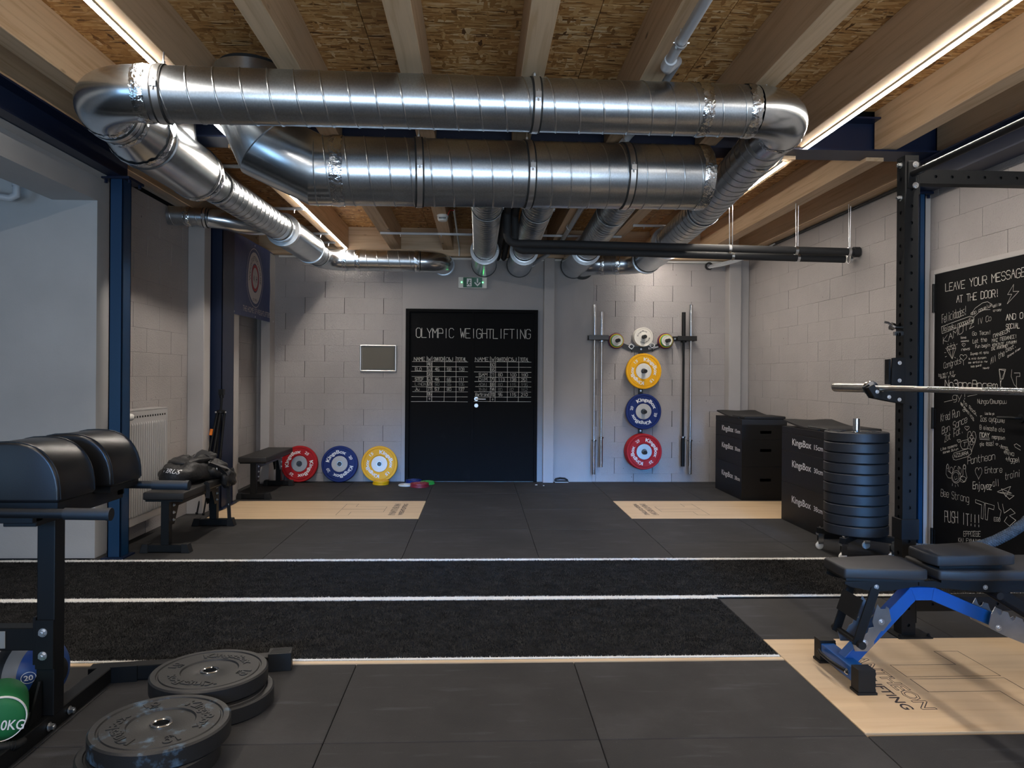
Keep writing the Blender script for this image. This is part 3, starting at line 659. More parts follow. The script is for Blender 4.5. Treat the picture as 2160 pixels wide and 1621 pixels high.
CL = [[(0.8,1.939),(0.746,1.88),(0.784,1.878),(0.743,1.82),(0.847,1.89),(0.795,1.894),(0.8,1.939)],
 [(0.06,1.718),(0.161,1.736),(0.377,1.77),(0.421,1.759),(0.417,1.723),(0.255,1.702),(0.158,1.684),(0.07,1.667),(0.06,1.718)],
 [(0.389,1.783),(0.432,1.821),(0.508,1.85),(0.557,1.853),(0.601,1.83),(0.613,1.809)],
 [(0.421,1.762),(0.471,1.789),(0.524,1.801),(0.583,1.798)],
 [(0.129,1.567),(0.215,1.581),(0.228,1.555),(0.189,1.478),(0.129,1.542),(0.129,1.567)],
 [(0.129,1.542),(0.228,1.555)],
 [(0.129,1.567),(0.155,1.544),(0.172,1.573),(0.198,1.55),(0.215,1.581)],
 [(0.155,1.544),(0.189,1.478),(0.198,1.55)],
 [(0.111,1.559),(0.124,1.551)],
 [(0.098,1.526),(0.116,1.526)],
 [(0.107,1.495),(0.125,1.499)],
 [(0.232,1.579),(0.244,1.584)],
 [(0.137,1.588),(0.142,1.582)],
 [(0.172,1.592),(0.172,1.584)],
 [(0.202,1.596),(0.206,1.59)],
 [(0.173,1.466),(0.175,1.458)],
 [(0.216,1.49),(0.224,1.484)],
 [(0.315,1.578),(0.316,1.58),(0.322,1.583),(0.33,1.582),(0.334,1.576),(0.33,1.571),(0.322,1.566),(0.316,1.562),(0.315,1.56),(0.314,1.562),(0.308,1.567),(0.299,1.572),(0.295,1.578),(0.299,1.583),(0.308,1.584),(0.314,1.58),(0.315,1.578)],
 [(0.312,1.495),(0.314,1.499),(0.325,1.505),(0.342,1.503),(0.351,1.492),(0.342,1.481),(0.326,1.471),(0.314,1.463),(0.312,1.46),(0.31,1.463),(0.298,1.472),(0.28,1.483),(0.272,1.495),(0.28,1.505),(0.297,1.506),(0.309,1.499),(0.312,1.495)],
 [(0.312,1.463),(0.315,1.431)],
 [(0.569,1.411),(0.57,1.412),(0.572,1.413),(0.576,1.413),(0.578,1.41),(0.576,1.408),(0.572,1.405),(0.57,1.403),(0.569,1.402),(0.569,1.403),(0.566,1.405),(0.562,1.408),(0.56,1.411),(0.562,1.413),(0.566,1.413),(0.569,1.412),(0.569,1.411)],
 [(0.674,1.4),(0.734,1.397),(0.71,1.335),(0.689,1.335),(0.674,1.4)],
 [(0.657,0.908),(0.658,0.909),(0.661,0.911),(0.666,0.911),(0.668,0.908),(0.666,0.905),(0.661,0.901),(0.658,0.898),(0.658,0.897),(0.657,0.898),(0.654,0.9),(0.649,0.903),(0.646,0.906),(0.649,0.91),(0.654,0.911),(0.657,0.909),(0.657,0.908)],
 [(0.357,0.998),(0.358,1.0),(0.365,1.005),(0.376,1.004),(0.381,0.998),(0.376,0.99),(0.366,0.983),(0.358,0.978),(0.357,0.975),(0.355,0.977),(0.348,0.982),(0.337,0.988),(0.332,0.995),(0.337,1.002),(0.348,1.004),(0.355,1.0),(0.357,0.998)],
 [(0.481,0.713),(0.483,0.721),(0.493,0.733),(0.508,0.731),(0.516,0.714),(0.509,0.693),(0.494,0.673),(0.483,0.657),(0.481,0.65),(0.479,0.656),(0.469,0.67),(0.453,0.686),(0.445,0.705),(0.453,0.724),(0.468,0.73),(0.479,0.72),(0.481,0.713)],
 [(0.406,0.94),(0.409,0.954),(0.422,0.974),(0.442,0.969),(0.452,0.939),(0.443,0.902),(0.423,0.869),(0.41,0.842),(0.408,0.83),(0.405,0.841),(0.391,0.866),(0.37,0.896),(0.36,0.931),(0.369,0.964),(0.39,0.972),(0.404,0.953),(0.406,0.94)],
 [(0.27,0.899),(0.271,0.901),(0.276,0.905),(0.285,0.905),(0.289,0.9),(0.285,0.894),(0.277,0.889),(0.271,0.884),(0.27,0.882),(0.269,0.884),(0.263,0.887),(0.255,0.892),(0.25,0.897),(0.254,0.902),(0.263,0.904),(0.269,0.901),(0.27,0.899)],
 [(0.324,1.116),(0.325,1.118),(0.329,1.121),(0.336,1.12),(0.339,1.116),(0.336,1.112),(0.33,1.108),(0.325,1.104),(0.324,1.103),(0.323,1.104),(0.319,1.107),(0.312,1.111),(0.309,1.115),(0.312,1.119),(0.319,1.12),(0.323,1.118),(0.324,1.116)],
 [(0.099,1.165),(0.195,1.182)],
 [(0.36,1.213),(0.46,1.229)],
 [(0.484,0.934),(0.588,0.94)],
 [(0.49,0.925),(0.586,0.929)],
 [(0.213,0.756),(0.2,0.776),(0.215,0.803),(0.377,0.852),(0.404,0.842),(0.404,0.818),(0.365,0.794),(0.239,0.755),(0.213,0.756)],
 [(0.308,0.899),(0.364,0.912),(0.376,0.88),(0.358,0.846),(0.308,0.841),(0.287,0.864),(0.291,0.889),(0.308,0.899)],
 [(0.32,0.887),(0.358,0.895)],
 [(0.337,0.891),(0.33,0.86)],
 [(0.274,0.639),(0.269,0.621),(0.256,0.606),(0.238,0.599),(0.22,0.601),(0.207,0.612),(0.201,0.629),(0.206,0.648),(0.219,0.662),(0.238,0.669),(0.256,0.667),(0.269,0.656),(0.274,0.639)],
 [(0.294,0.643),(0.288,0.62),(0.269,0.601),(0.244,0.591),(0.218,0.593),(0.198,0.607),(0.191,0.63),(0.198,0.654),(0.217,0.673),(0.243,0.682),(0.268,0.679),(0.287,0.665),(0.294,0.643)],
 [(0.206,0.679),(0.204,0.667),(0.197,0.657),(0.188,0.653),(0.179,0.655),(0.172,0.662),(0.169,0.674),(0.172,0.686),(0.178,0.696),(0.187,0.7),(0.197,0.698),(0.204,0.69),(0.206,0.679)],
 [(0.3,0.684),(0.298,0.672),(0.293,0.663),(0.285,0.659),(0.278,0.661),(0.272,0.669),(0.27,0.68),(0.272,0.692),(0.277,0.701),(0.285,0.705),(0.292,0.703),(0.298,0.695),(0.3,0.684)],
 [(0.188,0.619),(0.151,0.618),(0.128,0.641),(0.131,0.688),(0.145,0.719),(0.161,0.7),(0.151,0.665),(0.181,0.66)],
 [(0.158,0.7),(0.157,0.692),(0.152,0.686),(0.145,0.683),(0.138,0.684),(0.133,0.689),(0.131,0.696),(0.133,0.704),(0.138,0.71),(0.145,0.713),(0.151,0.712),(0.156,0.707),(0.158,0.7)],
 [(0.282,0.632),(0.33,0.614),(0.361,0.647),(0.344,0.689),(0.347,0.722),(0.326,0.732),(0.316,0.702),(0.319,0.661),(0.292,0.641)],
 [(0.346,0.721),(0.344,0.712),(0.339,0.706),(0.333,0.703),(0.326,0.704),(0.321,0.709),(0.319,0.717),(0.32,0.726),(0.325,0.732),(0.332,0.735),(0.339,0.734),(0.344,0.728),(0.346,0.721)],
 [(0.352,0.633),(0.348,0.622),(0.335,0.613),(0.317,0.608),(0.3,0.608),(0.287,0.614),(0.282,0.623),(0.286,0.634),(0.299,0.644),(0.317,0.649),(0.335,0.648),(0.347,0.643),(0.352,0.633)],
 [(0.225,0.634),(0.225,0.629)],
 [(0.248,0.641),(0.248,0.636)],
 [(0.225,0.62),(0.238,0.616),(0.254,0.628)],
 [(0.202,0.583),(0.2,0.566)],
 [(0.235,0.579),(0.235,0.563)],
 [(0.26,0.587),(0.267,0.572)],
 [(0.214,0.681),(0.224,0.708),(0.24,0.711)],
 [(0.259,0.691),(0.268,0.714),(0.285,0.707)],
 [(0.451,0.509),(0.541,0.502),(0.528,0.389),(0.508,0.392),(0.515,0.482),(0.451,0.487),(0.451,0.509)],
 [(0.549,0.502),(0.638,0.499),(0.632,0.471),(0.58,0.473),(0.571,0.39),(0.551,0.392),(0.549,0.502)],
 [(0.664,0.595),(0.787,0.648),(0.745,0.574),(0.702,0.62),(0.797,0.605),(0.67,0.592),(0.818,0.593),(0.777,0.564),(0.724,0.593)],
 [(0.714,0.523),(0.73,0.466),(0.788,0.506),(0.83,0.484),(0.778,0.459),(0.835,0.44),(0.779,0.392),(0.731,0.413),(0.757,0.448)],
 [(0.67,0.527),(0.682,0.487),(0.703,0.476),(0.683,0.411)],
 [(0.672,1.397),(0.686,1.305),(0.726,1.389),(0.672,1.397)],
 [(0.706,1.279),(0.705,1.276),(0.701,1.275),(0.697,1.274),(0.693,1.274),(0.69,1.276),(0.688,1.278),(0.69,1.281),(0.693,1.282),(0.697,1.283),(0.701,1.282),(0.705,1.281),(0.706,1.279)],
 [(0.81,1.373),(0.861,1.373),(0.861,1.351),(0.831,1.351),(0.832,1.262),(0.857,1.262)],
 [(0.789,1.396),(0.784,1.351),(0.811,1.299),(0.852,1.27)],
 [(0.871,0.888),(0.825,0.902),(0.815,0.916),(0.835,0.925),(0.871,0.91)],
 [(0.423,0.933),(0.419,0.921),(0.407,0.915),(0.395,0.919),(0.389,0.93),(0.394,0.942),(0.406,0.947),(0.418,0.944),(0.423,0.933)],
 [(0.405,0.915),(0.401,0.903),(0.389,0.897),(0.376,0.901),(0.371,0.912),(0.376,0.924),(0.388,0.93),(0.4,0.926),(0.405,0.915)],
 [(0.442,0.914),(0.437,0.902),(0.425,0.897),(0.413,0.9),(0.408,0.911),(0.413,0.923),(0.425,0.929),(0.437,0.925),(0.442,0.914)],
 [(0.424,0.896),(0.419,0.885),(0.407,0.879),(0.395,0.882),(0.39,0.893),(0.395,0.905),(0.407,0.911),(0.419,0.907),(0.424,0.896)]]

# ------------------------------------------------------------------ ventilation ducts
def seam(mb, p0, p1, r, pitch, minor=.0036):
    p0, p1 = Vector(p0), Vector(p1); L = (p1-p0).length; d = (p1-p0)/L; u = Vector((0,0,1)); u = (u-d*u.dot(d)).normalized(); v = d.cross(u)
    n = max(8, int(L/pitch*28)); vs = []; fs = []
    for i in range(n+1):
        s = L*i/n; a = 2*PI*s/pitch; e = u*math.cos(a)+v*math.sin(a); c = p0+d*s
        for q in (-1, 1): vs.append(c+d*q*minor*1.5+e*(r-.0004))
        for q in (-.6, .6): vs.append(c+d*q*minor+e*(r+minor))
    for i in range(n):
        b = i*4
        for a_, b_ in ((0,2),(2,3),(3,1)): fs.append((b+a_, b+b_, b+4+b_, b+4+a_))
    mb.add(vs, fs)
def ring(p, d, r, w, t):
    p, d = Vector(p), Vector(d).normalized()
    return MB().lathe([(r, -w/2), (r+t, -w/2), (r+t, w/2), (r, w/2)], 40, p, d, True)
def tape(t_, p, d, r, w=.06):
    mb = MB(); p, d = Vector(p), Vector(d).normalized(); prof = []
    prof = [(r+.0015, -w/2), (r+.004, -w/4), (r+.005, 0), (r+.004, w/4), (r+.0015, w/2)]
    mb.lathe(prof, 64, p, d)
    mb.v = [tuple(Vector(q)+((Vector(q)-p)-d*(Vector(q)-p).dot(d)).normalized()*random.uniform(-.001, .0035)+d*random.uniform(-.006, .006)) for q in mb.v]
    t_.part('foil_tape', mb, M['foil'], smooth=20)
def clamp(t_, p, d, r, rod=None, w=.032):
    p, d = Vector(p), Vector(d).normalized()
    o = t_.part('clamp', ring(p, d, r+.003, w, .005), M['zinc'], smooth=40)
    mb = MB()
    for q in (-1, 1): mb.lathe([(r, q*w*.62-.006), (r+.006, q*w*.62-.006), (r+.006, q*w*.62+.006), (r, q*w*.62+.006)], 40, p, d, True)
    t_.part('gasket', mb, M['blackrub'], parent=o, smooth=40)
    if rod: t_.part('threaded_rod', MB().cyl(p+Vector((0,0,r+.008)), (p.x, p.y, rod), .0045, 8).cyl(p+Vector((0,0,r)), p+Vector((0,0,r+.03)), .009, 6), M['zinc'], smooth=40)
    sd = d.cross(Vector((0,0,1)))
    if sd.length > .1:
        sd.normalize()
        if sd.y > 0: sd = -sd
        t_.part('clamp_screw', MB().bar(p+sd*(r+.004), p+sd*(r+.02), .03, .03).cyl(p+sd*(r+.012)-Vector((0,0,.03)), p+sd*(r+.012)+Vector((0,0,.03)), .004, 6), M['zinc'])
SG = 48
def spiral(t_, name, p0, p1, r, pitch=.13, caps=True):
    o = t_.part(name, MB().tube([p0, p1], r, SG, caps=caps), M['galv'], smooth=50)
    mb = MB(); seam(mb, p0, p1, r, pitch); t_.part('spiral_seam', mb, M['galv'], parent=o, smooth=60)
    return o

# long upper duct across the room
A = Vector((1.50, 4.047, 2.80)); B = Vector((-1.705, 3.82, 2.733)); dx = (B-A).normalized()
t = T('round_duct', 'long galvanised round duct nearest the camera across the upper picture', 'duct', (0, 3.9, 2.75), group='galvanised ventilation ducts')
spiral(t, 'straight_pipe', A, B, .138)
back = Vector((.01, 1, 0)).normalized()
C0 = B+dx*.285
t.part('elbow', MB().tube(bend(B, C0, C0+Vector((0,.285,0)), 12), .1385, SG, caps=False), M['galv2'], smooth=50)
C1 = A-dx*.27
t.part('elbow', MB().tube(bend(A, C1, C1+Vector((0,.29,0)), 10), .1385, SG, caps=False), M['galv2'], smooth=50)
tape(t, B-dx*.02, dx, .138); tape(t, A+dx*.03, dx, .138); tape(t, A+dx*.30, dx, .138)
tape(t, C0+Vector((0,.265,0)), (0,1,0), .138, .05); tape(t, C1+Vector((0,.27,0)), (0,1,0), .138, .05)
for x in (-1.60, .285, 1.46):
    s_ = (A.x-x)/(A.x-B.x); p = A+(B-A)*s_
    if x > 1.3: t.part('threaded_rod', MB().cyl((1.575, p.y, p.z+.13), (1.575, p.y, 2.949), .0045, 8), M['zinc'])
    else: clamp(t, p, dx, .138, 2.949)

# left main run with the wide section
Cx = C0.x; z3 = C0.z
def P3(y): s_ = (y-4.03)/(8.9-4.03); return Vector((Cx+(-2.02-Cx)*min(1, (y-4)/1.5)+(-1.885+2.02)*max(0, (y-5.5)/3.4)**.8 if y > 5.5 else Cx+(-2.02-Cx)*min(1, (y-4)/1.5), y, z3+(2.735-z3)*s_+.03*math.sin(PI*min(1,max(0,s_)))))
t = T('round_duct', 'left duct run with a wide section, going back to the rear wall', 'duct', P3(5), group='galvanised ventilation ducts')
t.part('collar', MB().tube([P3(4.09), P3(4.24)], .139, SG, caps=False), M['galv'], smooth=50)
clamp(t, P3(4.13), (0,1,0), .139)
t.part('reducer', MB().tube([P3(4.24), P3(4.46)], [.139, .185], SG, caps=False), M['galv2'], smooth=50)
t.part('wide_pipe', MB().tube([P3(4.46), P3(5.42)], .185, SG, caps=False), M['galv2'], smooth=50)
t.part('rim', MB().lathe([(.185,-.012),(.193,-.006),(.193,.006),(.185,.012)], SG, P3(4.55), (0,1,0)).cut().lathe([(.185,-.012),(.192,-.006),(.192,.006),(.185,.012)], SG, P3(5.33), (0,1,0)), M['galv2'], smooth=50)
t.part('end_reducer', MB().tube([P3(5.42), P3(5.55)], [.185, .127], SG, caps=False), M['galv2'], smooth=30)
for y in (4.46, 5.40): tape(t, P3(y), (0,1,0), .185, .05)
tape(t, P3(4.23), (0,1,0), .139, .05)
p = P3(4.93); t.part('riser', MB().tube([(p.x+.02, p.y, p.z+.08), (p.x+.03, p.y, 3.238)], [.135, .098], 36), M['galv2'], smooth=50)
spiral(t, 'spiral_pipe', P3(5.55), P3(7.42), .125, .105)
t.part('silencer', MB().tube([P3(7.40), P3(8.42)], .157, SG), M['sheen'], smooth=50)
t.part('silencer_ring', MB().lathe([(.125,-.03),(.165,-.03),(.165,.03),(.157,.03)], SG, P3(7.42), (0,1,0)).cut().lathe([(.157,-.02),(.163,-.02),(.163,.02),(.13,.02)], SG, P3(8.42), (0,1,0)), M['zinc'], smooth=40)
spiral(t, 'spiral_pipe', P3(8.42), P3(8.85), .125, .105)
for y in (5.75, 7.30, 8.52, 8.80): clamp(t, P3(y), (0,1,0), .125, w=.022)
q = P3(8.85); W = Vector((q.x, 9.10, q.z-.01)); zz = 2.725
t.part('elbow', MB().tube(bend(q, (q.x, 9.09, zz), (q.x+.24, 9.09, zz), 8), .126, SG, caps=False), M['galv2'], smooth=50)
spiral(t, 'cross_pipe', (q.x+.24, 9.09, zz), (-.72, 9.09, zz), .125, .13)
tape(t, (q.x+.26, 9.09, zz), (1,0,0), .125, .05); tape(t, (q.x+.42, 9.09, zz), (1,0,0), .125, .06); tape(t, (-.76, 9.09, zz), (1,0,0), .125, .05)
t.part('elbow', MB().tube(bend((-.72, 9.09, zz), (-.45, 9.09, zz), (-.45, 9.36, zz), 8)+[(-.45, 9.418, zz)], .126, SG, caps=False), M['galv2'], smooth=50)
for y in (9.34, 9.39): t.part('rim', ring((-.45, y, zz), (0,1,0), .126, .012, .006), M['galv'], smooth=40)
def hanger(x0, x1, y, z, n, lab):
    t = T('hanger_rail', lab, 'rail', ((x0+x1)/2, y, z), group='thin galvanised hanger rails')
    t.part('channel', MB().box((x0, y-.014, z-.003), (x1, y+.014, z)).box((x0, y-.014, z-.022), (x1, y-.011, z)).box((x0, y+.011, z-.022), (x1, y+.014, z)), M['zinc'])
    mb = MB()
    for i in range(n):
        x = x0+(x1-x0)*(i+.5)/n; mb.cyl((x, y, z-.05), (x, y, z+.001), .004, 8).cyl((x, y, z-.03), (x, y, z-.022), .009, 6).cut()
    t.part('threaded_rod', mb, M['zinc'])
hanger(-2.2, -1.62, 5.68, 2.904, 2, 'short rail just behind the wide duct section on the left')
hanger(-2.12, -1.62, 7.08, 2.904, 2, 'short rail above the left duct midway to the rear wall')
hanger(-2.05, -1.66, 8.30, 2.904, 2, 'short rail above the left duct, second from the rear wall')
hanger(-2.02, -1.70, 8.84, 2.904, 2, 'short rail above the left duct, nearest the rear wall')
hanger(-1.09, 1.57, 8.2, 2.904, 6, 'long thin rail crossing under the rear joists')
hanger(1.57, 2.02, 7.58, 2.904, 2, 'short rail on the right above the rear joint of the duct')
# small pipe leaving the left wall and joining the main run
t = T('round_duct', 'small dark duct stub coming out of the left wall under the main run', 'duct', (-2.5, 6.8, 2.74), group='galvanised ventilation ducts')
pts = [(-2.768, 6.76, 2.742), (-2.42, 6.78, 2.73)]; b1 = [(-2.42, 6.78, 2.73), (-2.30, 6.80, 2.715), (-2.20, 6.86, 2.70), (-2.10, 6.95, 2.70), (-2.03, 7.05, 2.72)]
spiral(t, 'spiral_pipe', pts[0], pts[1], .084, .11)
t.part('elbow', MB().tube(b1, .085, 36, caps=False), M['galv2'], smooth=50)
tape(t, (-2.60, 6.77, 2.736), (1,.05,0), .084, .05); clamp(t, (-2.45, 6.78, 2.73), (1,.05,0), .084, w=.02)

# big second duct
D0 = Vector((1.42, 4.685, 2.603)); D1 = Vector((-.96, 4.418, 2.527)); dd = (D1-D0).normalized(); r2 = .199
t = T('round_duct', 'widest galvanised duct, lower and behind the long upper duct', 'duct', (.2, 4.55, 2.56), group='galvanised ventilation ducts')
spiral(t, 'straight_pipe', D0, D1, r2, .118)
t.part('end_cap', MB().lathe([(0, -.004), (r2-.012, -.004), (r2+.003, 0), (r2+.003, .03), (r2, .03)], SG, D0, dd), M['galv'], smooth=40)
tape(t, D0+dd*.035, dd, r2, .07); tape(t, D1-dd*.12, dd, r2, .07)
e = [D1-dd*.12, D1, Vector((-1.235, 4.41, 2.655)), Vector((-1.345, 4.405, 2.90)), Vector((-1.345, 4.405, 3.10))]
t.part('segmented_bend', MB().tube(e, r2+.001, SG, caps=False), M['galv2'], smooth=18)
mb = MB()
for k in (2, 3):
    nrm = ((e[k]-e[k-1]).normalized()+(e[k+1]-e[k]).normalized()).normalized(); mb.lathe([(r2, -.004), (r2*1.03+.006, 0), (r2, .004)], SG, e[k], nrm); mb.cut()
mb.lathe([(r2, -.004), (r2+.008, 0), (r2, .004)], SG, e[1], dd)
t.part('dark_cap', MB().cyl((-1.345, 4.405, 3.10), (-1.345, 4.405, 3.13), .17, 40), M['dark'])  # black disc painted in for the dark hole at the top of the bend
t.part('bend_rim', mb, M['galv2'], smooth=40)
for x, rod in ((-.37, 2.949), (.285, 2.949), (.895, 2.949)):
    s_ = (D0.x-x)/(D0.x-D1.x); clamp(t, D0+(D1-D0)*s_, dd, r2, rod)

# ducts running from the big duct to the rear wall
def branch(x0, x1, y0, ys, label, r=.125):
    t = T('round_duct', label, 'duct', (x1, 7, 2.74), group='galvanised ventilation ducts')
    spiral(t, 'spiral_pipe', (x0, y0, 2.74), (x1, ys, 2.74), r, .085)
    t.part('silencer', MB().tube([(x1, ys, 2.74), (x1, 9.33, 2.735)], r+.028, SG), M['sheen'], smooth=50)
    t.part('silencer_ring', MB().lathe([(r,-.04),(r+.036,-.04),(r+.036,.03),(r+.028,.03)], SG, (x1, ys+.01, 2.74), (0,1,0)), M['zinc'], smooth=40)
    t.part('wall_ring', MB().lathe([(r,-.0),(r+.034,.0),(r+.02,.085),(r,.085)], SG, (x1, 9.33, 2.735), (0,1,0)), M['blackrub'], smooth=40)
    clamp(t, (x1, ys-.12, 2.74), (0,1,0), r, 2.904 if x1 > .4 else None, w=.02)
    clamp(t, (x0+(x1-x0)*.25, y0+1.3, 2.74), (0,1,0), r, w=.018)
branch(.057, .055, 4.86, 8.35, 'round duct to the rear wall ending just above the exit sign')
branch(.475, .495, 4.90, 8.35, 'narrow round duct to the rear wall right of the black pipes')
branch(1.10, 1.18, 4.96, 8.25, 'round duct to the rear wall ending right of the grey pillar', .13)
# right main run
q0 = C1+Vector((0,.29,0))
def P7(y): s_ = (y-q0.y)/(8.9-q0.y); return Vector((q0.x+(1.965-q0.x)*min(1, s_*1.6)**.8, y, q0.z+(2.725-q0.z)*s_))
t = T('round_duct', 'right duct run from the elbow down to the rear wall', 'duct', P7(6), group='galvanised ventilation ducts')
pa, pb, pc_ = P7(q0.y), P7(6.3), P7(7.75)
t.part('collar', MB().tube([pa, pa+Vector((0,.12,0))], .1385, SG, caps=False), M['galv2'], smooth=50)
spiral(t, 'spiral_pipe', pa+Vector((0,.1,0)), pb, .138, .12); spiral(t, 'spiral_pipe', pb, pc_, .137, .12)
tape(t, P7(4.72), (0,1,0), .139, .06)
clamp(t, P7(6.3), (0.03,1,0), .138, w=.02)
pd = P7(8.75); pd.y = 8.72
t.part('silencer', MB().tube([pc_, pd], .165, SG), M['sheen'], smooth=50)
t.part('silencer_ring', MB().lathe([(.138,-.04),(.176,-.04),(.176,.03),(.165,.03)], SG, pc_, (0,1,0)).cut().lathe([(.165,-.03),(.172,-.03),(.172,.0),(.13,.0)], SG, pd, (0,1,0)), M['zinc'], smooth=40)
t.part('elbow', MB().tube(bend(pd, (pd.x, pd.y+.27, pd.z-.01), (pd.x-.27, pd.y+.27, pd.z-.01), 8), .131, SG, caps=False), M['galv'], smooth=50)
e0 = Vector((pd.x-.27, pd.y+.27, pd.z-.01))
spiral(t, 'cross_pipe', e0, e0+Vector((-.20, .06, 0)), .13, .11)
e1 = e0+Vector((-.20, .06, 0))
t.part('elbow', MB().tube(bend(e1, e1+Vector((-.2,0,0)), e1+Vector((-.2,.2,0)), 8)+[e1+Vector((-.2,.335,0))], .131, SG, caps=False), M['galv2'], smooth=50)
tape(t, e0+Vector((-.02,0,0)), (1,-.2,0), .13, .05); tape(t, e1, (1,-.2,0), .13, .05)
t.part('wall_ring', ring(e1+Vector((-.2,.30,0)), (0,1,0), .131, .04, .02), M['blackrub'], smooth=40)
clamp(t, P7(8.6)+Vector((0,.02,0)), (0,1,0), .165, w=.02)

# black insulated pipes
t = T('insulated_pipe', 'black insulated pipe bending right and hanging under the joists', 'pipe', (1.5, 6.6, 2.5))
def ins(x, y, zdrop, xe, ze, r=.034, y0=4.75):
    pth = [(x, y0, 2.79), (x, y-.06, 2.79)]+bend((x, y-.06, 2.79), (x, y, 2.79), (x, y, 2.73), 5)+[(x, y, zdrop+.08)]+bend((x, y, zdrop+.08), (x, y, zdrop), (x+.08, y, zdrop), 5)+[(x+.5, y, zdrop), (xe, y, ze)]
    return MB().tube(pth, r, 16)
t.part('pipe', ins(.240, 6.56, 2.505, 3.41, 2.475), M['insul'], smooth=50)
t.part('pipe', ins(.312, 6.66, 2.462, 3.33, 2.425), M['insul'], smooth=50)
t.part('end_cuff', MB().cyl((3.36, 6.56, 2.475), (3.412, 6.56, 2.475), .046, 20), M['insul'], smooth=50)
mb = MB(); mr = MB()
for x, jz in ((2.26, 2.904), (2.865, 2.904), (3.35, 2.904)):
    mr.cyl((x-.03, 6.56, 2.51), (x-.035, 6.56, jz), .003, 8).cut().cyl((x+.03, 6.66, 2.47), (x+.02, 6.63, jz), .003, 8).cut()
    mb.lathe([(.0345,-.012),(.038,-.012),(.038,.012),(.0345,.012)], 20, (x-.03, 6.56, 2.505-.03*(x-.3)/3.1), (1,0,0), True).cut().lathe([(.0345,-.012),(.038,-.012),(.038,.012),(.0345,.012)], 20, (x+.03, 6.66, 2.462-.037*(x-.3)/3.1), (1,0,0), True).cut()
t.part('threaded_rod', mr, M['zinc']); t.part('pipe_clip', mb, M['zinc'])
t = T('insulated_pipe', 'pair of black insulated pipes running straight back to the rear wall', 'pipe', (.27, 7, 2.79))
t.part('pipe', MB().cyl((.225, 6.72, 2.83), (.225, 9.415, 2.83), .034, 16), M['insul'], smooth=50)
t.part('pipe', MB().cyl((.302, 6.80, 2.83), (.302, 9.415, 2.83), .034, 16), M['insul'], smooth=50)

# grey pipe under the joist, conduit, detector
t = T('plastic_pipe', 'grey plastic pipe clipped under a joist right of centre', 'pipe', (.92, 4, 2.88))
t.part('pipe', MB().tube([(.92, -3.2, 2.885), (.925, 3.70, 2.885), (.95, 3.76, 2.90), (1.02, 3.84, 2.975), (1.03, 3.90, 2.99), (1.03, 4.85, 2.99), (1.02, 4.92, 2.975), (.95, 5.0, 2.90), (.927, 5.06, 2.88), (.93, 8.1, 2.875), (.92, 8.5, 2.86), (.80, 9.0, 2.80), (.68, 9.30, 2.76), (.66, 9.41, 2.755)], .025, 16), M['pvc'], smooth=50)
mb = MB()
for y in (.6, 2.0, 3.42, 5.7, 7.67): mb.lathe([(.0255,-.010),(.031,-.010),(.031,.010),(.0255,.010)], 20, (.925, y, 2.882), (0,1,0), True).cyl((.925, y, 2.91), (.925, y, 2.949 if y < 5.2 else 2.904), .004, 8).cyl((.89, y, 2.882), (.965, y, 2.882), .004, 8).cut()
t.part('pipe_clip', mb, M['zinc'])
t.part('sleeve', MB().cyl((.926, 3.60, 2.882), (.926, 3.68, 2.882), .031, 16).cut().cyl((.66, 9.36, 2.755), (.66, 9.417, 2.755), .04, 16), M['pvc'], smooth=40)
t = T('conduit', 'thin white conduit running back beside the smoke detector', 'pipe', (-.25, 8, 2.93))
t.part('pipe', MB().tube([(-.252, 7.2, 2.93), (-.256, 9.26, 2.93), (-.256, 9.285, 2.88), (-.256, 9.29, 2.83)], .010, 8), M['whitep'], smooth=50)
t.part('cable', MB().tube([(-.252, 7.2, 2.93), (-.29, 7.15, 2.92), (-.32, 7.3, 2.895)], .005, 6), M['redt'])
t = T('smoke_detector', 'round white smoke detector under a rear joist', 'detector', (-.365, 7.30, 2.904))
t.part('base', MB().cyl((-.365, 7.3, 2.885), (-.365, 7.3, 2.9045), .056, 28), M['whitep'], smooth=40)
t.part('cover', MB().lathe([(.05, .0), (.05, -.022), (.04, -.04), (0, -.043)], 28, (-.365, 7.3, 2.885)), M['whitep'], smooth=40)
mb = MB()
for k in range(5): mb.box((-.40+.014*k, 7.2475, 2.860), (-.392+.014*k, 7.2525, 2.876))
t.part('vent_slots', mb, M['plastic'])
t = T('cable_bundle', 'grey cable bundle curving out of the top right corner', 'cable', (3.1, 9.1, 2.8))
mb = MB()
for k in range(4): mb.cut().tube([(2.92+.01*k, 9.415, 2.74+.012*k), (3.02, 9.22-.01*k, 2.742+.012*k), (3.18, 9.02, 2.77+.01*k), (3.33, 8.75, 2.83+.006*k), (3.38, 8.4, 2.88)], .009, 8)
t.part('cable', mb, M['pvc'], smooth=50); t.part('grommet', MB().lathe([(.03,0),(.05,0),(.05,.03),(.03,.03)], 16, (2.93, 9.385, 2.765), (0,1,0), True), M['insul'])
t = T('wall_pipe', 'grey pipe bend at the upper left in the side room', 'pipe', (-3.3, 5.3, 2.6))
t.part('pipe', MB().tube([(-3.9, 4.9, 2.60), (-3.40, 5.22, 2.545), (-3.25, 5.30, 2.535), (-3.215, 5.31, 2.56), (-3.21, 5.31, 2.64), (-3.21, 5.31, 2.949)], .024, 16), M['pvc'], smooth=50)
t.part('joint', MB().cyl((-3.21, 5.31, 2.62), (-3.21, 5.31, 2.68), .031, 16), M['pvc'], smooth=40)
t.part('wall_bracket', MB().cyl((-3.21, 5.31, 2.65), (-3.21, 5.474, 2.65), .006, 8), M['zinc'])
t = T('tape_scrap', 'red and blue strips of tape hanging by the rear duct', 'tape', (1.75, 9.2, 2.8))
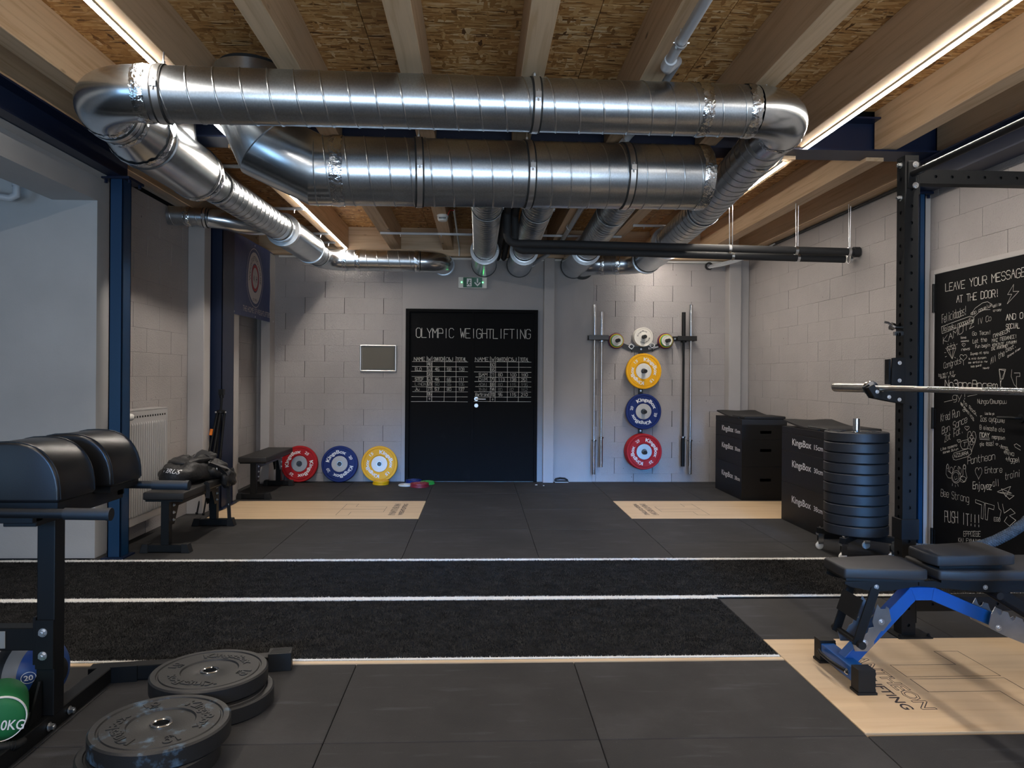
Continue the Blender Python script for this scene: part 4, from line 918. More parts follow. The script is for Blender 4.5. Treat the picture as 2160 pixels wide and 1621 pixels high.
t.part('red_strip', MB().prism([(0,0),(.03,0),(.06,.16),(.03,.17)], (1.72, 9.25, 2.74), (1,0,0), (0,0,1), .002), M['redt'])
t.part('blue_strip', MB().prism([(0,0),(.03,-.01),(.0,.13),(-.03,.13)], (1.62, 9.27, 2.74), (1,0,0), (0,0,1), .002), M['bluet'])

# ------------------------------------------------------------------ turf
t = T('turf_track', 'black turf track with white lines crossing the room', 'turf', (0, 4.4, 0))
t.part('backing', MB().box((-5.8, 4.43, -.02), (3.415, 5.395, .002)).box((-5.8, 3.475, -.02), (1.446, 4.43, .002)), M['turf'])
t.part('edge_strip', MB().box((-2.7, 3.443, -.02), (1.446, 3.474, .003)), M['ply'], label='pale wooden strip along the near edge')
t.part('line_base', MB().box((-5.8, 5.350, .0022), (3.412, 5.389, .0058)).cut().box((-5.8, 4.405, .0022), (1.44, 4.460, .0058)).cut().box((1.441, 4.438, .0022), (3.412, 4.466, .0058)).cut().box((-2.7, 3.479, .0022), (1.44, 3.493, .0058)), M['turf_w'])
def blades(rects, dens, hgt, wid):
    V = []
    for x0, x1, y0, y1 in rects:
        n = int((x1-x0)*(y1-y0)*dens); V.append(np.stack([rng.uniform(x0, x1, n), rng.uniform(y0, y1, n)], 1))
    P = np.concatenate(V); n = len(P); a = rng.uniform(0, 2*PI, n); h = hgt*rng.uniform(.6, 1.25, n); l = rng.normal(0, .004, (n, 2)); w_ = wid*rng.uniform(.6, 1.2, n)/2
    v = np.zeros((n, 3, 3)); v[:, 0, 0] = P[:, 0]-np.cos(a)*w_; v[:, 0, 1] = P[:, 1]-np.sin(a)*w_; v[:, 1, 0] = P[:, 0]+np.cos(a)*w_; v[:, 1, 1] = P[:, 1]+np.sin(a)*w_
    v[:, 2, :2] = P+l; v[:, 2, 2] = h; v[:, :2, 2] = .001
    return v.reshape(-1, 3)
def fast_mesh(name, v, m, parent, kind):
    n = len(v)//3; me = bpy.data.meshes.new(name); me.vertices.add(n*3); me.loops.add(n*3); me.polygons.add(n)
    off = parent.location; v = v-np.array([off.x, off.y, off.z])
    me.vertices.foreach_set('co', v.ravel()); me.loops.foreach_set('vertex_index', np.arange(n*3)); me.polygons.foreach_set('loop_start', np.arange(0, n*3, 3))
    me.update(); me.validate(); me.materials.append(m)
    o = bpy.data.objects.new(name, me); COL.objects.link(o); o.parent = parent; o['kind'] = kind; return o
fast_mesh('pile', blades([(-3.6, 3.41, 4.46, 5.35), (-3.6, 1.44, 3.50, 4.40)], 20000, .011, .0045), M['turf'], t.o, 'stuff')
wv = blades([(-3.6, 3.41, 5.345, 5.392), (-3.6, 1.44, 4.400, 4.465), (1.44, 3.41, 4.435, 4.470), (-2.7, 1.44, 3.477, 3.494)], 70000, .0105, .004)
fast_mesh('white_line', wv, M['turf_w'], t.o, 'stuff')

# ------------------------------------------------------------------ lifting platforms
def platform(x0, x1, y0, y1, lx, sgn, yc, label):
    """lx: x of logo origin, sgn +1: lettering tops point to +x"""
    t = T('lifting_platform', label, 'platform', ((x0+x1)/2, (y0+y1)/2, 0), group='plywood lifting platforms')
    t.part('board', bx((x0+.002, y0+.002, -.0205), (x1-.002, y1-.002, 0)), M['ply'], bevel=.0015)
    o = Vector((lx, yc+sgn*0, 0)); u = Vector((0, -sgn, 0)); v = Vector((sgn, 0, 0))
    # in (u, v): v away from the lettering
    mb = MB()
    def line(a, b, w=.0035):
        A = o+u*a[0]+v*a[1]; B = o+u*b[0]+v*b[1]; d = (B-A).normalized(); s = Vector((-d.y, d.x, 0))*w/2
        mb.add([A-s-d*w/2+Vector((0,0,.0006)), A+s-d*w/2+Vector((0,0,.0006)), B+s+d*w/2+Vector((0,0,.0006)), B-s+d*w/2+Vector((0,0,.0006))], [(0,1,2,3)])
    a1 = [(-.012, 0), (-.012, .43), (-.312, .43), (-.312, .312), (-.147, .312), (-.147, 0), (-.012, 0)]
    for P in (a1, [(-a, b) for a, b in a1]):
        for k in range(6): line(P[k], P[k+1])
    t.part('logo', mb, M['engrave'])
    mb = MB(); text_on(mb, 'PANTHEON', o-u*.312-v*.124, u, v, w=.624, h=.062, outline=.019, bold=.012, space=.95, shear=.0, res=2, z=.0001)
    mb.v = [(p[0], p[1], min(p[2], .0012)) for p in mb.v]
    t.part('lettering', mb, M['engrave'])
    mb = MB(); text_on(mb, 'WEIGHTLIFTING', o-u*.312-v*.200, u, v, w=.624, h=.046, bold=.012, z=.0008); t.part('lettering', mb, M['engrave'])
platform(1.45, 3.418, 2.72, 3.72, 1.914, 1, 3.22, 'plywood platform under the blue bench in the right foreground')
platform(1.45, 3.418, 6.95, 7.95, 1.82, 1, 7.45, 'plywood platform in front of the black jump boxes')
platform(-2.52, -.55, 6.95, 7.95, -.92, -1, 7.45, 'plywood platform on the left in front of the leaning plates')

# ------------------------------------------------------------------ double door
door_z = 2.17
t = T('door_1', 'black double door painted as a scoreboard', None, (-.09, 9.4, 0), kind='structure')
y0, y1 = 9.365, YB-.003
t.part('frame', MB().box((-.92, y0, 0), (-.872, y1, 2.175)).box((.70, y0, 0), (.74, y1, 2.175)).box((-.872, y0, 2.137), (.70, y1, 2.175)), M['board'], bevel=.002)
yl = 9.395
lf = t.part('door_leaf', bx((-.87, yl, .008), (-.082, yl+.02, 2.135)), M['board'], bevel=.0015)
rf = t.part('door_leaf', bx((-.078, yl, .008), (.698, yl+.02, 2.135)), M['board'], bevel=.0015)
t.part('meeting_strip', bx((-.10, yl-.006, .008), (-.062, yl-.0005, 2.13)), M['board'], bevel=.001)
t.part('handle', MB().lathe([(0,-.008),(.026,-.008),(.026,0)], 24, (-.03, yl-.0005, 1.047), (0,1,0)).tube([(-.03, yl-.006, 1.047), (-.03, yl-.05, 1.047), (-.015, yl-.06, 1.047), (.09, yl-.06, 1.045)], .0095, 12), M['hub_m'], parent=rf, smooth=45)
t.part('lock', MB().lathe([(0,-.007),(.024,-.007),(.026,-.004),(.026,0)], 24, (-.03, yl-.0005, .964), (0,1,0)).box((-.034, yl-.010, .952), (-.026, yl-.007, .976)), M['hub_m'], parent=rf, smooth=45)
sg = []
tl = []; chalk_text(tl, 'OLYMPIC WEIGHTLIFTING', -.79, 1.815, .66, 1.812, .118, .3)
t.part('chalk_title', chalk_mesh(tl, (0, yl-.0066, 0), (1,0,0), (0,0,1), .0075, .0004), M['chalk'])
def grid(x, zt, w, rows, cols, right):
    for k in range(9):
        z = zt-k*.0625; j = random.uniform(-.004, .004)
        poly_segs(sg, [(x-.02+random.uniform(0,.02), z+j), (x+w*.5, z+j+random.uniform(-.003,.003)), (x+w, z+j)])
    for c in cols: poly_segs(sg, [(c, zt+.068), (c+.003, zt-.25), (c+random.uniform(-.004,.004), zt-.5)])
cL = (-.652, -.589, -.432, -.289); grid(-.83, 1.512, .69, 9, cL, 0)
cR = (.143, .208, .358, .502); grid(-.04, 1.514, .70, 9, cR, 1)
fs_ = []
def cell(s, x, row, h=.038, w=None, faint=False):
    zt = 1.512-.0625*row-.050; w = w or h*.78*len(s)
    chalk_text(fs_ if faint else sg, s, x, zt, x+w, zt, h, .8)
for s, x, ww in (('NAME', -.815, .14), ('W', -.64, .045), ('SNATCH', -.568, .13), ('C&J', -.415, .095), ('TOTAL', -.28, .13)): chalk_text(sg, s, x, 1.522, x+ww, 1.524, .045, .6)
for s, x, ww in (('NAME', -.045, .17), ('W', .155, .048), ('SNATCH', .225, .125), ('C&J', .372, .11), ('TOTAL', .52, .115)): chalk_text(sg, s, x, 1.524, x+ww, 1.526, .046, .6)
for k, s in enumerate(('48', '53', '58', '63', '69', '77', '86', '+')): cell(s, -.642 if s != '+' else -.63, k, .040, .048 if s != '+' else .03)
for k, s in enumerate(('60', '65', '71', '79', '88', '94', '110', '+')): cell(s, .151 if s != '+' else .165, k, .040, .050 if s != '+' else .03)
for r, nm, a, b, c, f in ((1, 'ELO', '45', '58', '103', 0), (3, 'STEF', '46', '65', '111', 0), (4, 'LINDA', '50', '56', '106', 1), (5, 'Ju', '57', '80', '137', 0)):
    cell(nm, -.80, r, .036, None, f); cell(a, -.55, r, .036, None, f); cell(b, -.40, r, .036, None, f); cell(c, -.255, r, .036, .075, f)
for r, nm, a, b, c, f in ((2, 'SAM', '80', '100', '180', 0), (3, 'DIM', '113', '138', '251', 0), (4, 'ADAI', '80', '115', '195', 1), (5, 'Thibi', '80', '82', '162', 1), (6, 'Bertrand', '95', '115', '210', 0)):
    cell(nm, .0 if len(nm) < 6 else -.04, r, .036, .11 if len(nm) < 6 else .17, f); cell(a, .245, r, .036, None, f); cell(b, .39, r, .036, None, f); cell(c, .535, r, .036, .085, f)
t.part('chalk_writing', chalk_mesh(sg, (0, yl-.0066, 0), (1,0,0), (0,0,1), .0046, .0004), M['chalk'])
t.part('chalk_writing', chalk_mesh(fs_, (0, yl-.0066, 0), (1,0,0), (0,0,1), .0046, .0004), M['chalk_f'], label='half rubbed out chalk names and numbers')

# exit sign
t = T('exit_sign', 'green illuminated exit sign above the black double door', 'sign', (-.0865, 9.37, 2.51))
t.part('housing', bx((-.266, 9.355, 2.440), (.093, 9.419, 2.580)), M['whitep'], bevel=.004)
t.part('panel', bx((-.205, 9.351, 2.448), (.033, 9.3545, 2.574)), M['signg'])
Yp = 9.3505
mb = MB()
def pq(pts): mb.prism(pts, (-.16, Yp, 2.46), (1,0,0), (0,0,1), .0008)
pq([(0,0),(.06,0),(.06,.10),(0,.10)])
t.part('pictogram', mb, M['print_w'])
mb = MB()
pq([(.030,.066),(.042,.066),(.046,.076),(.040,.084),(.030,.082)]); pq([(.016,.030),(.032,.036),(.040,.062),(.024,.066)]); pq([(.024,.062),(.010,.048),(.014,.043),(.030,.054)]); pq([(.034,.060),(.052,.050),(.050,.043),(.032,.050)])
pq([(.028,.038),(.046,.026),(.044,.006),(.037,.006),(.037,.021),(.020,.030)]); pq([(.020,.034),(.012,.016),(-.002,.016),(-.002,.023),(.006,.024),(.014,.038)])
for i in range(len(mb.v)): p = mb.v[i]; mb.v[i] = (p[0], p[1]-.0006, p[2])
t.part('running_figure', mb, M['signg'])
mb = MB()
for pts in ([(-.008,.045),(.008,.045),(.008,.10),(-.008,.10)], [(0,.0),(.042,.045),(.030,.055),(.0,.022),(-.030,.055),(-.042,.045)]): mb.prism(pts, (-.026, Yp, 2.462), (1,0,0), (0,0,1), .0008)
t.part('arrow', mb, M['print_w'])
t.part('lamp', MB().lathe([(0,-.006),(.006,-.004),(.008,0)], 12, (-.225, 9.3555, 2.513), (0,1,0)).cut().lathe([(0,-.006),(.006,-.004),(.008,0)], 12, (.040, 9.3555, 2.513), (0,1,0)), M['led'])

# picture frame
t = T('notice_frame', 'small silver snap frame with grey board left of the door', 'frame', (-1.265, 9.41, 1.39))
f = MB(); x0, x1, z0, z1 = -1.484, -1.045, 1.392, 1.709
t.part('board', bx((x0+.02, 9.405, z0+.02), (x1-.02, 9.4165, z1-.02)), M['boardgrey'])
f = MB()
for a, b in (((x0, z0), (x1, z0)), ((x0, z1), (x1, z1))): f.cyl((a[0], 9.404, a[1]), (b[0], 9.404, b[1]), .012, 10); f.cut()
for a, b in (((x0, z0), (x0, z1)), ((x1, z0), (x1, z1))): f.cyl((a[0], 9.404, a[1]), (b[0], 9.404, b[1]), .012, 10); f.cut()
t.part('rail', f, M['silver'], smooth=50)

# chalk door on the right wall
t = T('door_2', 'black door on the right wall covered with chalk messages', None, (XR, 4.9, 0), kind='structure')
xd = XR-.012
t.part('frame', MB().box((XR-.02, 5.43, 0), (XR+.0, 5.475, 2.15)).box((XR-.02, 4.40, 2.115), (XR+.0, 5.43, 2.15)).box((XR-.02, 4.36, 0), (XR+.0, 4.40, 2.15)), M['pillar'], bevel=.002)
lf = t.part('door_leaf', bx((xd-.004, 4.40, .008), (XR+.03, 5.425, 2.112)), M['board'], bevel=.0015)
hg = MB()
for z0, z1 in ((1.83, 2.045), (.96, 1.12), (.08, .217)):
    t.part('hinge', MB().cyl((xd-.008, 5.432, z0), (xd-.008, 5.432, z1), .011, 12).box((xd-.008, 5.40, z0+.01), (xd-.002, 5.432, z1-.01)), M['blk'], smooth=40, parent=lf)
t.part('handle', MB().tube([(xd-.005, 4.52, 1.09), (xd-.05, 4.52, 1.09), (xd-.06, 4.535, 1.09), (xd-.06, 4.66, 1.085)], .01, 12).lathe([(0,-.008),(.027,-.008),(.027,0)], 20, (xd-.004, 4.52, 1.09), (1,0,0)), M['blk'], smooth=45, parent=lf)
s1 = []; s2 = []
for s, u0, v0, u1, v1, h, wgt in CT: chalk_text(s2 if wgt > 1 else s1, s, u0, v0, u1, v1, h, .7)
for P in CL: poly_segs(s1, P)
o_ = (xd-.0045, 5.40, 0)
t.part('chalk_writing', chalk_mesh(s1, o_, (0,-1,0), (0,0,1), .0023, .0006), M['chalk'])
t.part('chalk_writing', chalk_mesh(s2, o_, (0,-1,0), (0,0,1), .0042, .0006), M['chalk'])

# banner
t = T('banner', 'navy banner with round emblem hanging high on the left wall', 'banner', (-2.56, 8.6, 2.0))
n = 28; mb = MB(); vs = []; fs = []
def bwave(y, z): return -2.556+.003*math.sin(y*9+z*3)+.0025*math.sin(z*14+y*2)
for i in range(n+1):
    for j in range(15):
        y = 7.855+1.515*i/n; z = 1.965+.86*j/14+.012*(i/n)
        vs.append((bwave(y, z), y, z))
for i in range(n):
    for j in range(14): fs.append((i*15+j, (i+1)*15+j, (i+1)*15+j+1, i*15+j+1))
nv = len(vs); vs += [(p[0]-.003, p[1], p[2]) for p in vs]; fs += [tuple(nv+q for q in reversed(f_)) for f_ in fs]
for i in range(n): fs.append((i*15, nv+i*15, nv+(i+1)*15, (i+1)*15)); fs.append((i*15+14, (i+1)*15+14, nv+(i+1)*15+14, nv+i*15+14))
for j in range(14): fs.append((j, j+1, nv+j+1, nv+j)); fs.append((n*15+j, nv+n*15+j, nv+n*15+j+1, n*15+j+1))
t.part('sheet', mb.add(vs, fs), M['banner'], smooth=60)
cy, cz = 8.60, 2.43
def drape(mb, lift):
    mb.v = [(bwave(p[1], p[2])+lift, p[1], p[2]) for p in mb.v]; return mb
def annulus(r0, r1, seg=48, m=3):
    mb = MB(); vs = []; fs = []
    for k in range(seg):
        a = 2*PI*k/seg
        for q in range(m+1): r = r0+(r1-r0)*q/m; vs.append((0, cy+r*.94*math.cos(a), cz+r*math.sin(a)))
    for k in range(seg):
        k2 = (k+1) % seg
        for q in range(m): fs.append((k*(m+1)+q, k2*(m+1)+q, k2*(m+1)+q+1, k*(m+1)+q+1))
    return mb.add(vs, fs)
t.part('outer_ring', drape(annulus(.328, .336, m=1), .0015), M['ban_w']); t.part('emblem_band', drape(annulus(.165, .292), .0015), M['ban_w'])
t.part('red_ring', drape(annulus(.122, .152, m=1), .0015), M['ban_r']); t.part('centre', drape(annulus(.0, .118), .0015), M['ban_w'])
mb = MB()
def arc_b(s, R, h, mid, span, out=True):
    q = MB(); text_arc(q, s, R, h, mid, span, 0, bold=.0)
    for v_, in ((None,),): pass
    mb.add([(0, cy+p[0]*.94, cz+p[1]) for p in q.v], q.f)
# y grows to the right when the wall is seen from the room (wall faces +x, camera sees +y to the right)
arc_b('WEIGHTLIFTING HOUSE', .20, .052, 90, 205)
text_on(mb, 'EST. MMXIV', (0, cy-.085, cz-.265), (0,1,0), (0,0,1), w=.17, h=.034)
text_on(mb, 'W', (0, cy-.085, cz-.045), (0,1,0), (0,0,1), w=.062, h=.075); text_on(mb, 'H', (0, cy+.025, cz-.045), (0,1,0), (0,0,1), w=.052, h=.075)
mb.add([(0, cy-.002, cz-.10), (0, cy+.002, cz-.10), (0, cy+.002, cz+.10), (0, cy-.002, cz+.10)], [(0,1,2,3)])
t.part('lettering', drape(mb, .003), M['ban_k'])
mb = MB(); text_on(mb, 'THE HOME OF WEIGHTLIFTERS', (0, cy-.43, cz-.405), (0,1,0), (0,0,1), w=1.04, h=.065); t.part('lettering', drape(mb, .0025), M['ban_w'])
mb = MB()
for y in (7.88, 8.6, 9.34):
    for z in (1.99, 2.80): mb.cut().cyl((bwave(y, z)-.001, y, z), (bwave(y, z)+.003, y, z), .010, 12)
t.part('eyelet', mb, M['zinc'])

# ------------------------------------------------------------------ weight plates
def bumper_plate(t_=.05, colour='black', hubm=None, num='10', txt='print_w', label='', group=None, loose=False):
    t = T('bumper_plate', label, 'weight plate', (0,0,0), group, local=True)
    rb = .10 if hubm else .033; a = t_
    prof = [(rb, .002), (rb+.004, 0), (.219, 0), (.225, .006), (.225, a-.006), (.219, a), (.200, a), (.197, a-.005), (.192, a-.005), (.189, a-.001), (.112, a-.001), (.108, a-.007), (rb+.003, a-.007), (rb, a-.008)]
    t.part('rubber_disc', MB().lathe(prof, 64, close=True), M[colour] if isinstance(colour, str) else colour, smooth=35)
    if hubm:
        t.part('hub', MB().lathe([(.037, .003), (.098, .003), (.0995, a-.006), (.096, a-.0025), (.037, a-.0025)], 48, close=True), M[hubm], smooth=35)
        if hubm == 'hub':
            mb = MB()
            for k in range(5): mb.cut().cyl((.068*math.cos(k*1.2566+.3), .068*math.sin(k*1.2566+.3), a-.0025), (.068*math.cos(k*1.2566+.3), .068*math.sin(k*1.2566+.3), a-.0012), .0055, 12)
            t.part('hub_screw', mb, M['hub_m'])
    t.part('bore_ring', MB().lathe([(.0255, .0), (.0345, .0), (.0365, a-.0045), (.0345, a-.002), (.028, a-.002), (.0255, a-.005)], 32, close=True), M['chrome'], smooth=35)
    mb = MB(); ex = .0 if txt != 'raised' else .0022; zt = a-.0005
    for q in (0, 180):
        text_arc(mb, 'KingsBox', *((.130, .044, 90+q, 112) if txt != 'raised' else (.130, .040, 90+q, 96)), zt, bold=.03, ext=ex)
        text_arc(mb, num, .143, .032, 5+q, 19 if len(num) == 2 else 12, zt, bold=.02, ext=ex)
        if txt == 'raised': text_arc(mb, 'KG', .125, .014, 5+q, 12, zt, bold=.012, ext=ex)
        else:
            p = MB(); text_arc(p, 'l', .1, .1, 0, 1, 0) if False else None
            a0 = math.radians(5+q)
            for i in range(4):
                b0 = a0+(i-2)*.06; b1 = b0+.06; mb.add([(.137*math.cos(b0), .137*math.sin(b0), zt), (.139*math.cos(b0), .139*math.sin(b0), zt), (.139*math.cos(b1), .139*math.sin(b1), zt), (.137*math.cos(b1), .137*math.sin(b1), zt)], [(0,1,2,3)])
            mb.cut()
    t.part('lettering', mb, M['bumper'] if txt == 'raised' else M[txt])
    return t.o
G1 = 'coloured plates leaning on the back wall'; G2 = 'coloured plates on the wall rack'
LEAN = math.radians(82)
yc = 9.385
red = bumper_plate(.062, 'red', 'hub_m', '25', label='red 25 kg plate leaning on the back wall behind the low bench', group=G1)
blue = bumper_plate(.052, 'blue', 'hub', '20', label='blue 20 kg plate leaning on the back wall between red and yellow', group=G1)
yel = bumper_plate(.044, 'yellow', 'hub_w', '15', label='yellow 15 kg plate leaning on the back wall by the door', group=G1)
dup(red, place((2.082, 9.325, .400), PI/2, math.radians(-62)), 'red 25 kg plate at the bottom of the wall rack', G2)
dup(red, place((2.072, 9.390, .400), PI/2, math.radians(-30)), 'red plate hung behind the front red one on the wall rack', G2)
dup(blue, place((2.075, 9.335, .905), PI/2, math.radians(-20)), 'blue 20 kg plate in the middle of the wall rack', G2)
dup(yel, place((2.075, 9.335, 1.413), PI/2, math.radians(-55)), 'yellow 15 kg plate near the top of the wall rack', G2)
for ob in (red, blue, yel): pass
red.matrix_world = place((-2.215, yc, .2235), LEAN, math.radians(50)); blue.matrix_world = place((-1.722, yc, .2235), LEAN, math.radians(25)); yel.matrix_world = place((-1.232, yc, .2235), LEAN, math.radians(-55))

GP = 'black bumper plates lying in the left foreground'
a_ = bumper_plate(.065, 'bumper', None, '10', 'raised', 'upper black 10 kg plate of the rear floor stack', GP)
b_ = bumper_plate(.065, 'bumper_c', None, '10', 'raised', 'chalk-stained black 10 kg plate on top of the front floor stack', GP)
dup(a_, place((-1.045, 3.03, 0), 0, .9), 'black plate under the rear floor stack, peeking out at the right')
dup(a_, place((-1.105, 2.576, 0), 0, .2), 'black plate under the chalk-stained one in the front floor stack')
a_.matrix_world = place((-1.08, 3.066, .065), 0, math.radians(-20)); b_.matrix_world = place((-1.08, 2.605, .065), 0, math.radians(-62))

# dolly with ten plates
cx, cy = 2.852, 5.50
t = T('plate_dolly', 'wheeled black cross dolly with steel pole under the plate stack', 'dolly', (cx, cy, 0))
z0 = .150
for k, (sx, sy) in enumerate(((1,1),(-1,-1),(1,-1),(-1,1))):
    d = Vector((sx, sy, 0)).normalized()
    t.part('arm', MB().bar(Vector((cx,cy,z0))+d*.02, Vector((cx,cy,z0))+d*.285, .05, .045), M['blk'], bevel=.003)
    p = Vector((cx, cy, 0))+d*.262
    c = t.part('caster', MB().box((p.x-.02, p.y-.014, .045), (p.x+.02, p.y-.011, .115)).box((p.x-.02, p.y+.011, .045), (p.x+.02, p.y+.014, .115)).box((p.x-.024, p.y-.024, .112), (p.x+.024, p.y+.024, .1275)), M['chrome'])
    t.part('bolt', MB().cyl((p.x, p.y, .172), (p.x, p.y, .182), .009, 6), M['chrome'])
    t.part('wheel', MB().lathe([(0,-.009),(.026,-.009),(.030,-.005),(.030,.005),(.026,.009),(0,.009)], 24, (p.x-.006, p.y, .0305), (0,1,0)), M['whitep'], parent=c, smooth=35)
t.part('pole', MB().cyl((cx, cy, z0+.02), (cx, cy, 1.03), .0245, 24), M['chrome'], smooth=50)
pl = bumper_plate(.072, 'bumper', None, '10', 'raised', 'lowest black plate of the ten stacked on the wheeled dolly', 'black plates stacked on the dolly')
for k in range(1, 10):
    lab = ('topmost black plate of the ten stacked on the wheeled dolly' if k == 9 else '%s black plate from the top of the ten on the wheeled dolly' % ('ninth','eighth','seventh','sixth','fifth','fourth','third','second')[k-1])
    dup(pl, place((cx+random.uniform(-.003,.003), cy+random.uniform(-.003,.003), .1735+.0765*k), 0, random.uniform(0, 6)), lab)
pl.matrix_world = place((cx, cy, .1735), 0, .5)

# small change discs on the floor
def disc(r, th, m, label, group, loc, rx=0):
    t = T('change_plate', label, 'weight plate', (0,0,0), group, local=True)
    t.part('disc', MB().lathe([(.026,0),(r-.003,0),(r,.003),(r,th-.003),(r-.003,th),(r-.014,th),(r-.017,th-.003),(.045,th-.003),(.04,th),(.026,th)], 40, close=True), M[m], smooth=35)
    mb = MB(); text_arc(mb, 'KingsBox', r*.55, r*.16, 90, 120, th-.0015, bold=.01); text_arc(mb, 'KingsBox', r*.55, r*.16, 270, 120, th-.0015, bold=.01)
    t.part('lettering', mb, M['print_k' if m in ('white',) else 'print_w'])
    t.o.matrix_world = place(loc, rx, .4); return t.o
GF = 'small coloured discs on the floor by the door'
disc(.098, .024, 'yellow', 'lower small yellow disc on the floor under the yellow plate', GF, (-1.19, 9.175, 0)); disc(.097, .022, 'yellow', 'upper small yellow disc on the floor under the yellow plate', GF, (-1.185, 9.17, .0245))
disc(.088, .018, 'white', 'small white disc on the floor left of the red one', GF, (-.875, 9.06, 0))
disc(.100, .022, 'blue', 'lower small blue disc lying behind the white and red ones', GF, (-.80, 9.29, 0)); disc(.098, .020, 'blue', 'upper small blue disc lying behind the white and red ones', GF, (-.80, 9.29, .0225))
disc(.085, .018, 'green', 'lower small green disc at the right of the floor group', GF, (-.62, 9.20, 0)); disc(.083, .018, 'green', 'upper small green disc at the right of the floor group', GF, (-.625, 9.20, .0185))
disc(.112, .024, 'maroon', 'lower dark red disc at the front of the floor group', GF, (-.70, 8.97, 0)); disc(.110, .024, 'maroon', 'upper dark red disc at the front of the floor group', GF, (-.70, 8.97, .0245))

# ------------------------------------------------------------------ wall rack
t = T('wall_rack', 'black wall rack holding coloured plates and four barbells', 'rack', (2.06, 9.41, .3))
t.part('upright', bx((2.031, 9.408, .30), (2.090, 9.4175, 1.75)), M['blk_g'], bevel=.001)
poly = []
cur = [(1.64, 1.862), (1.72, 1.845), (1.80, 1.785), (1.90, 1.742), (2.0, 1.722), (2.06, 1.718), (2.12, 1.722), (2.22, 1.742), (2.32, 1.785), (2.40, 1.845), (2.48, 1.862)]
top = [(1.375, 1.862)]+[(x, z+.0) for x, z in cur]+[(2.74, 1.862)]
bot = [(2.74, 1.800), (2.48, 1.80), (2.41, 1.79), (2.33, 1.73), (2.22, 1.675), (2.12, 1.655), (2.06, 1.65), (2.0, 1.655), (1.90, 1.675), (1.79, 1.73), (1.71, 1.79), (1.64, 1.80), (1.375, 1.80)]
t.part('cross_plate', MB().prism(top+bot, (0, 9.4075, 0), (1,0,0), (0,0,1), .008), M['blk_g'])
for x0, x1 in ((1.375, 1.625), (2.50, 2.745)): t.part('bar_holder', MB().box((x0, 9.27, 1.80), (x1, 9.278, 1.862)).box((x0, 9.27, 1.80), (x1, 9.40, 1.806)), M['blk_g'], bevel=.001)
mb = MB()
for x, z in ((2.062, 1.695), (2.062, 1.165), (2.062, .655), (1.62, 1.83), (2.50, 1.83)): bolt(mb, (x, 9.399, z), (0,-1,0), .009, .006)
t.part('bolt', mb, M['zinc'], smooth=30)
for x, z, L in ((2.075, .400, .25), (2.075, .905, .22), (2.075, 1.413, .22), (2.072, 1.845, .20), (1.735, 1.795, .22), (2.368, 1.80, .22)):
    t.part('peg', MB().cyl((x, 9.407, z), (x, 9.407-L, z), .0235, 24), M['plastic'], smooth=50)
mb = MB(); text_on(mb, 'KingsBox', (2.16, 9.3990, 1.69), Vector((1,0,.22)), Vector((-.22,0,1)), w=.13, h=.03, bold=.01); t.part('lettering', mb, M['print_g'])
# change plates on rack
GW = 'small coloured plates on the wall rack arms'
def small_on_rack(x, z, side):
    for k, (r, m, nm) in enumerate(((.101, 'maroon', 'dark red'), (.096, 'purple', 'dark purple'), (.088, 'yellow', 'yellow'), (.079, 'green', 'green'), (.069, 'white', 'white'))):
        disc(r, .019, m, '%s disc of the small plate set on the %s rack arm' % (nm, side), GW, (x, 9.39-.0195*k, z), PI/2)
small_on_rack(1.735, 1.795, 'left'); small_on_rack(2.368, 1.80, 'right')
for k, nm in enumerate(('back', 'middle', 'front')): disc(.121, .027, 'white', '%s cream plate of the three at the top centre of the rack' % nm, GW, (2.072-.004*(2-k), 9.385-.0275*k, 1.845), PI/2)
# barbells
def barbell(label, L, zt, x, mat='steelbar', shaft=None, y=9.315, kn=True):
    t = T('barbell', label, 'barbell', (0,0,0), 'barbells hanging on the wall rack', local=True)
    s = .415 if L > 2.1 else .36; sm = M[mat if mat == 'blk' else 'chrome']
    t.part('shaft', MB().cyl((0,0,s), (0,0,L-s), .014, 16), M[shaft or mat], smooth=50)
    for a in (0, L-s):
        t.part('sleeve', MB().cyl((0,0,a), (0,0,a+s), .0245, 24), sm, smooth=50)
    for z in (s, L-s-.022): t.part('collar', MB().lathe([(.014,0),(.034,0),(.037,.003),(.037,.019),(.034,.022),(.014,.022)], 28, (0,0,z), close=True), M['chrome'] if mat != 'blk' or z == s else sm, smooth=35)
    if kn: 
        for a, b in ((s+.12, s+.50), (L-s-.50, L-s-.12)): t.part('knurled_grip', MB().cyl((0,0,a), (0,0,b), .01445, 16), M['steelbar'], smooth=50)
    t.o.matrix_world = place((x, y, zt-L)); return t.o
barbell('steel barbell hanging furthest left on the wall rack', 2.14, 2.25, 1.452)
barbell('shorter steel barbell, second from the left on the wall rack', 1.955, 2.157, 1.543)
barbell('black barbell hanging on the right side of the wall rack', 1.95, 2.163, 2.586, 'blk', kn=False)
barbell('steel barbell hanging furthest right on the wall rack', 2.145, 2.26, 2.678)
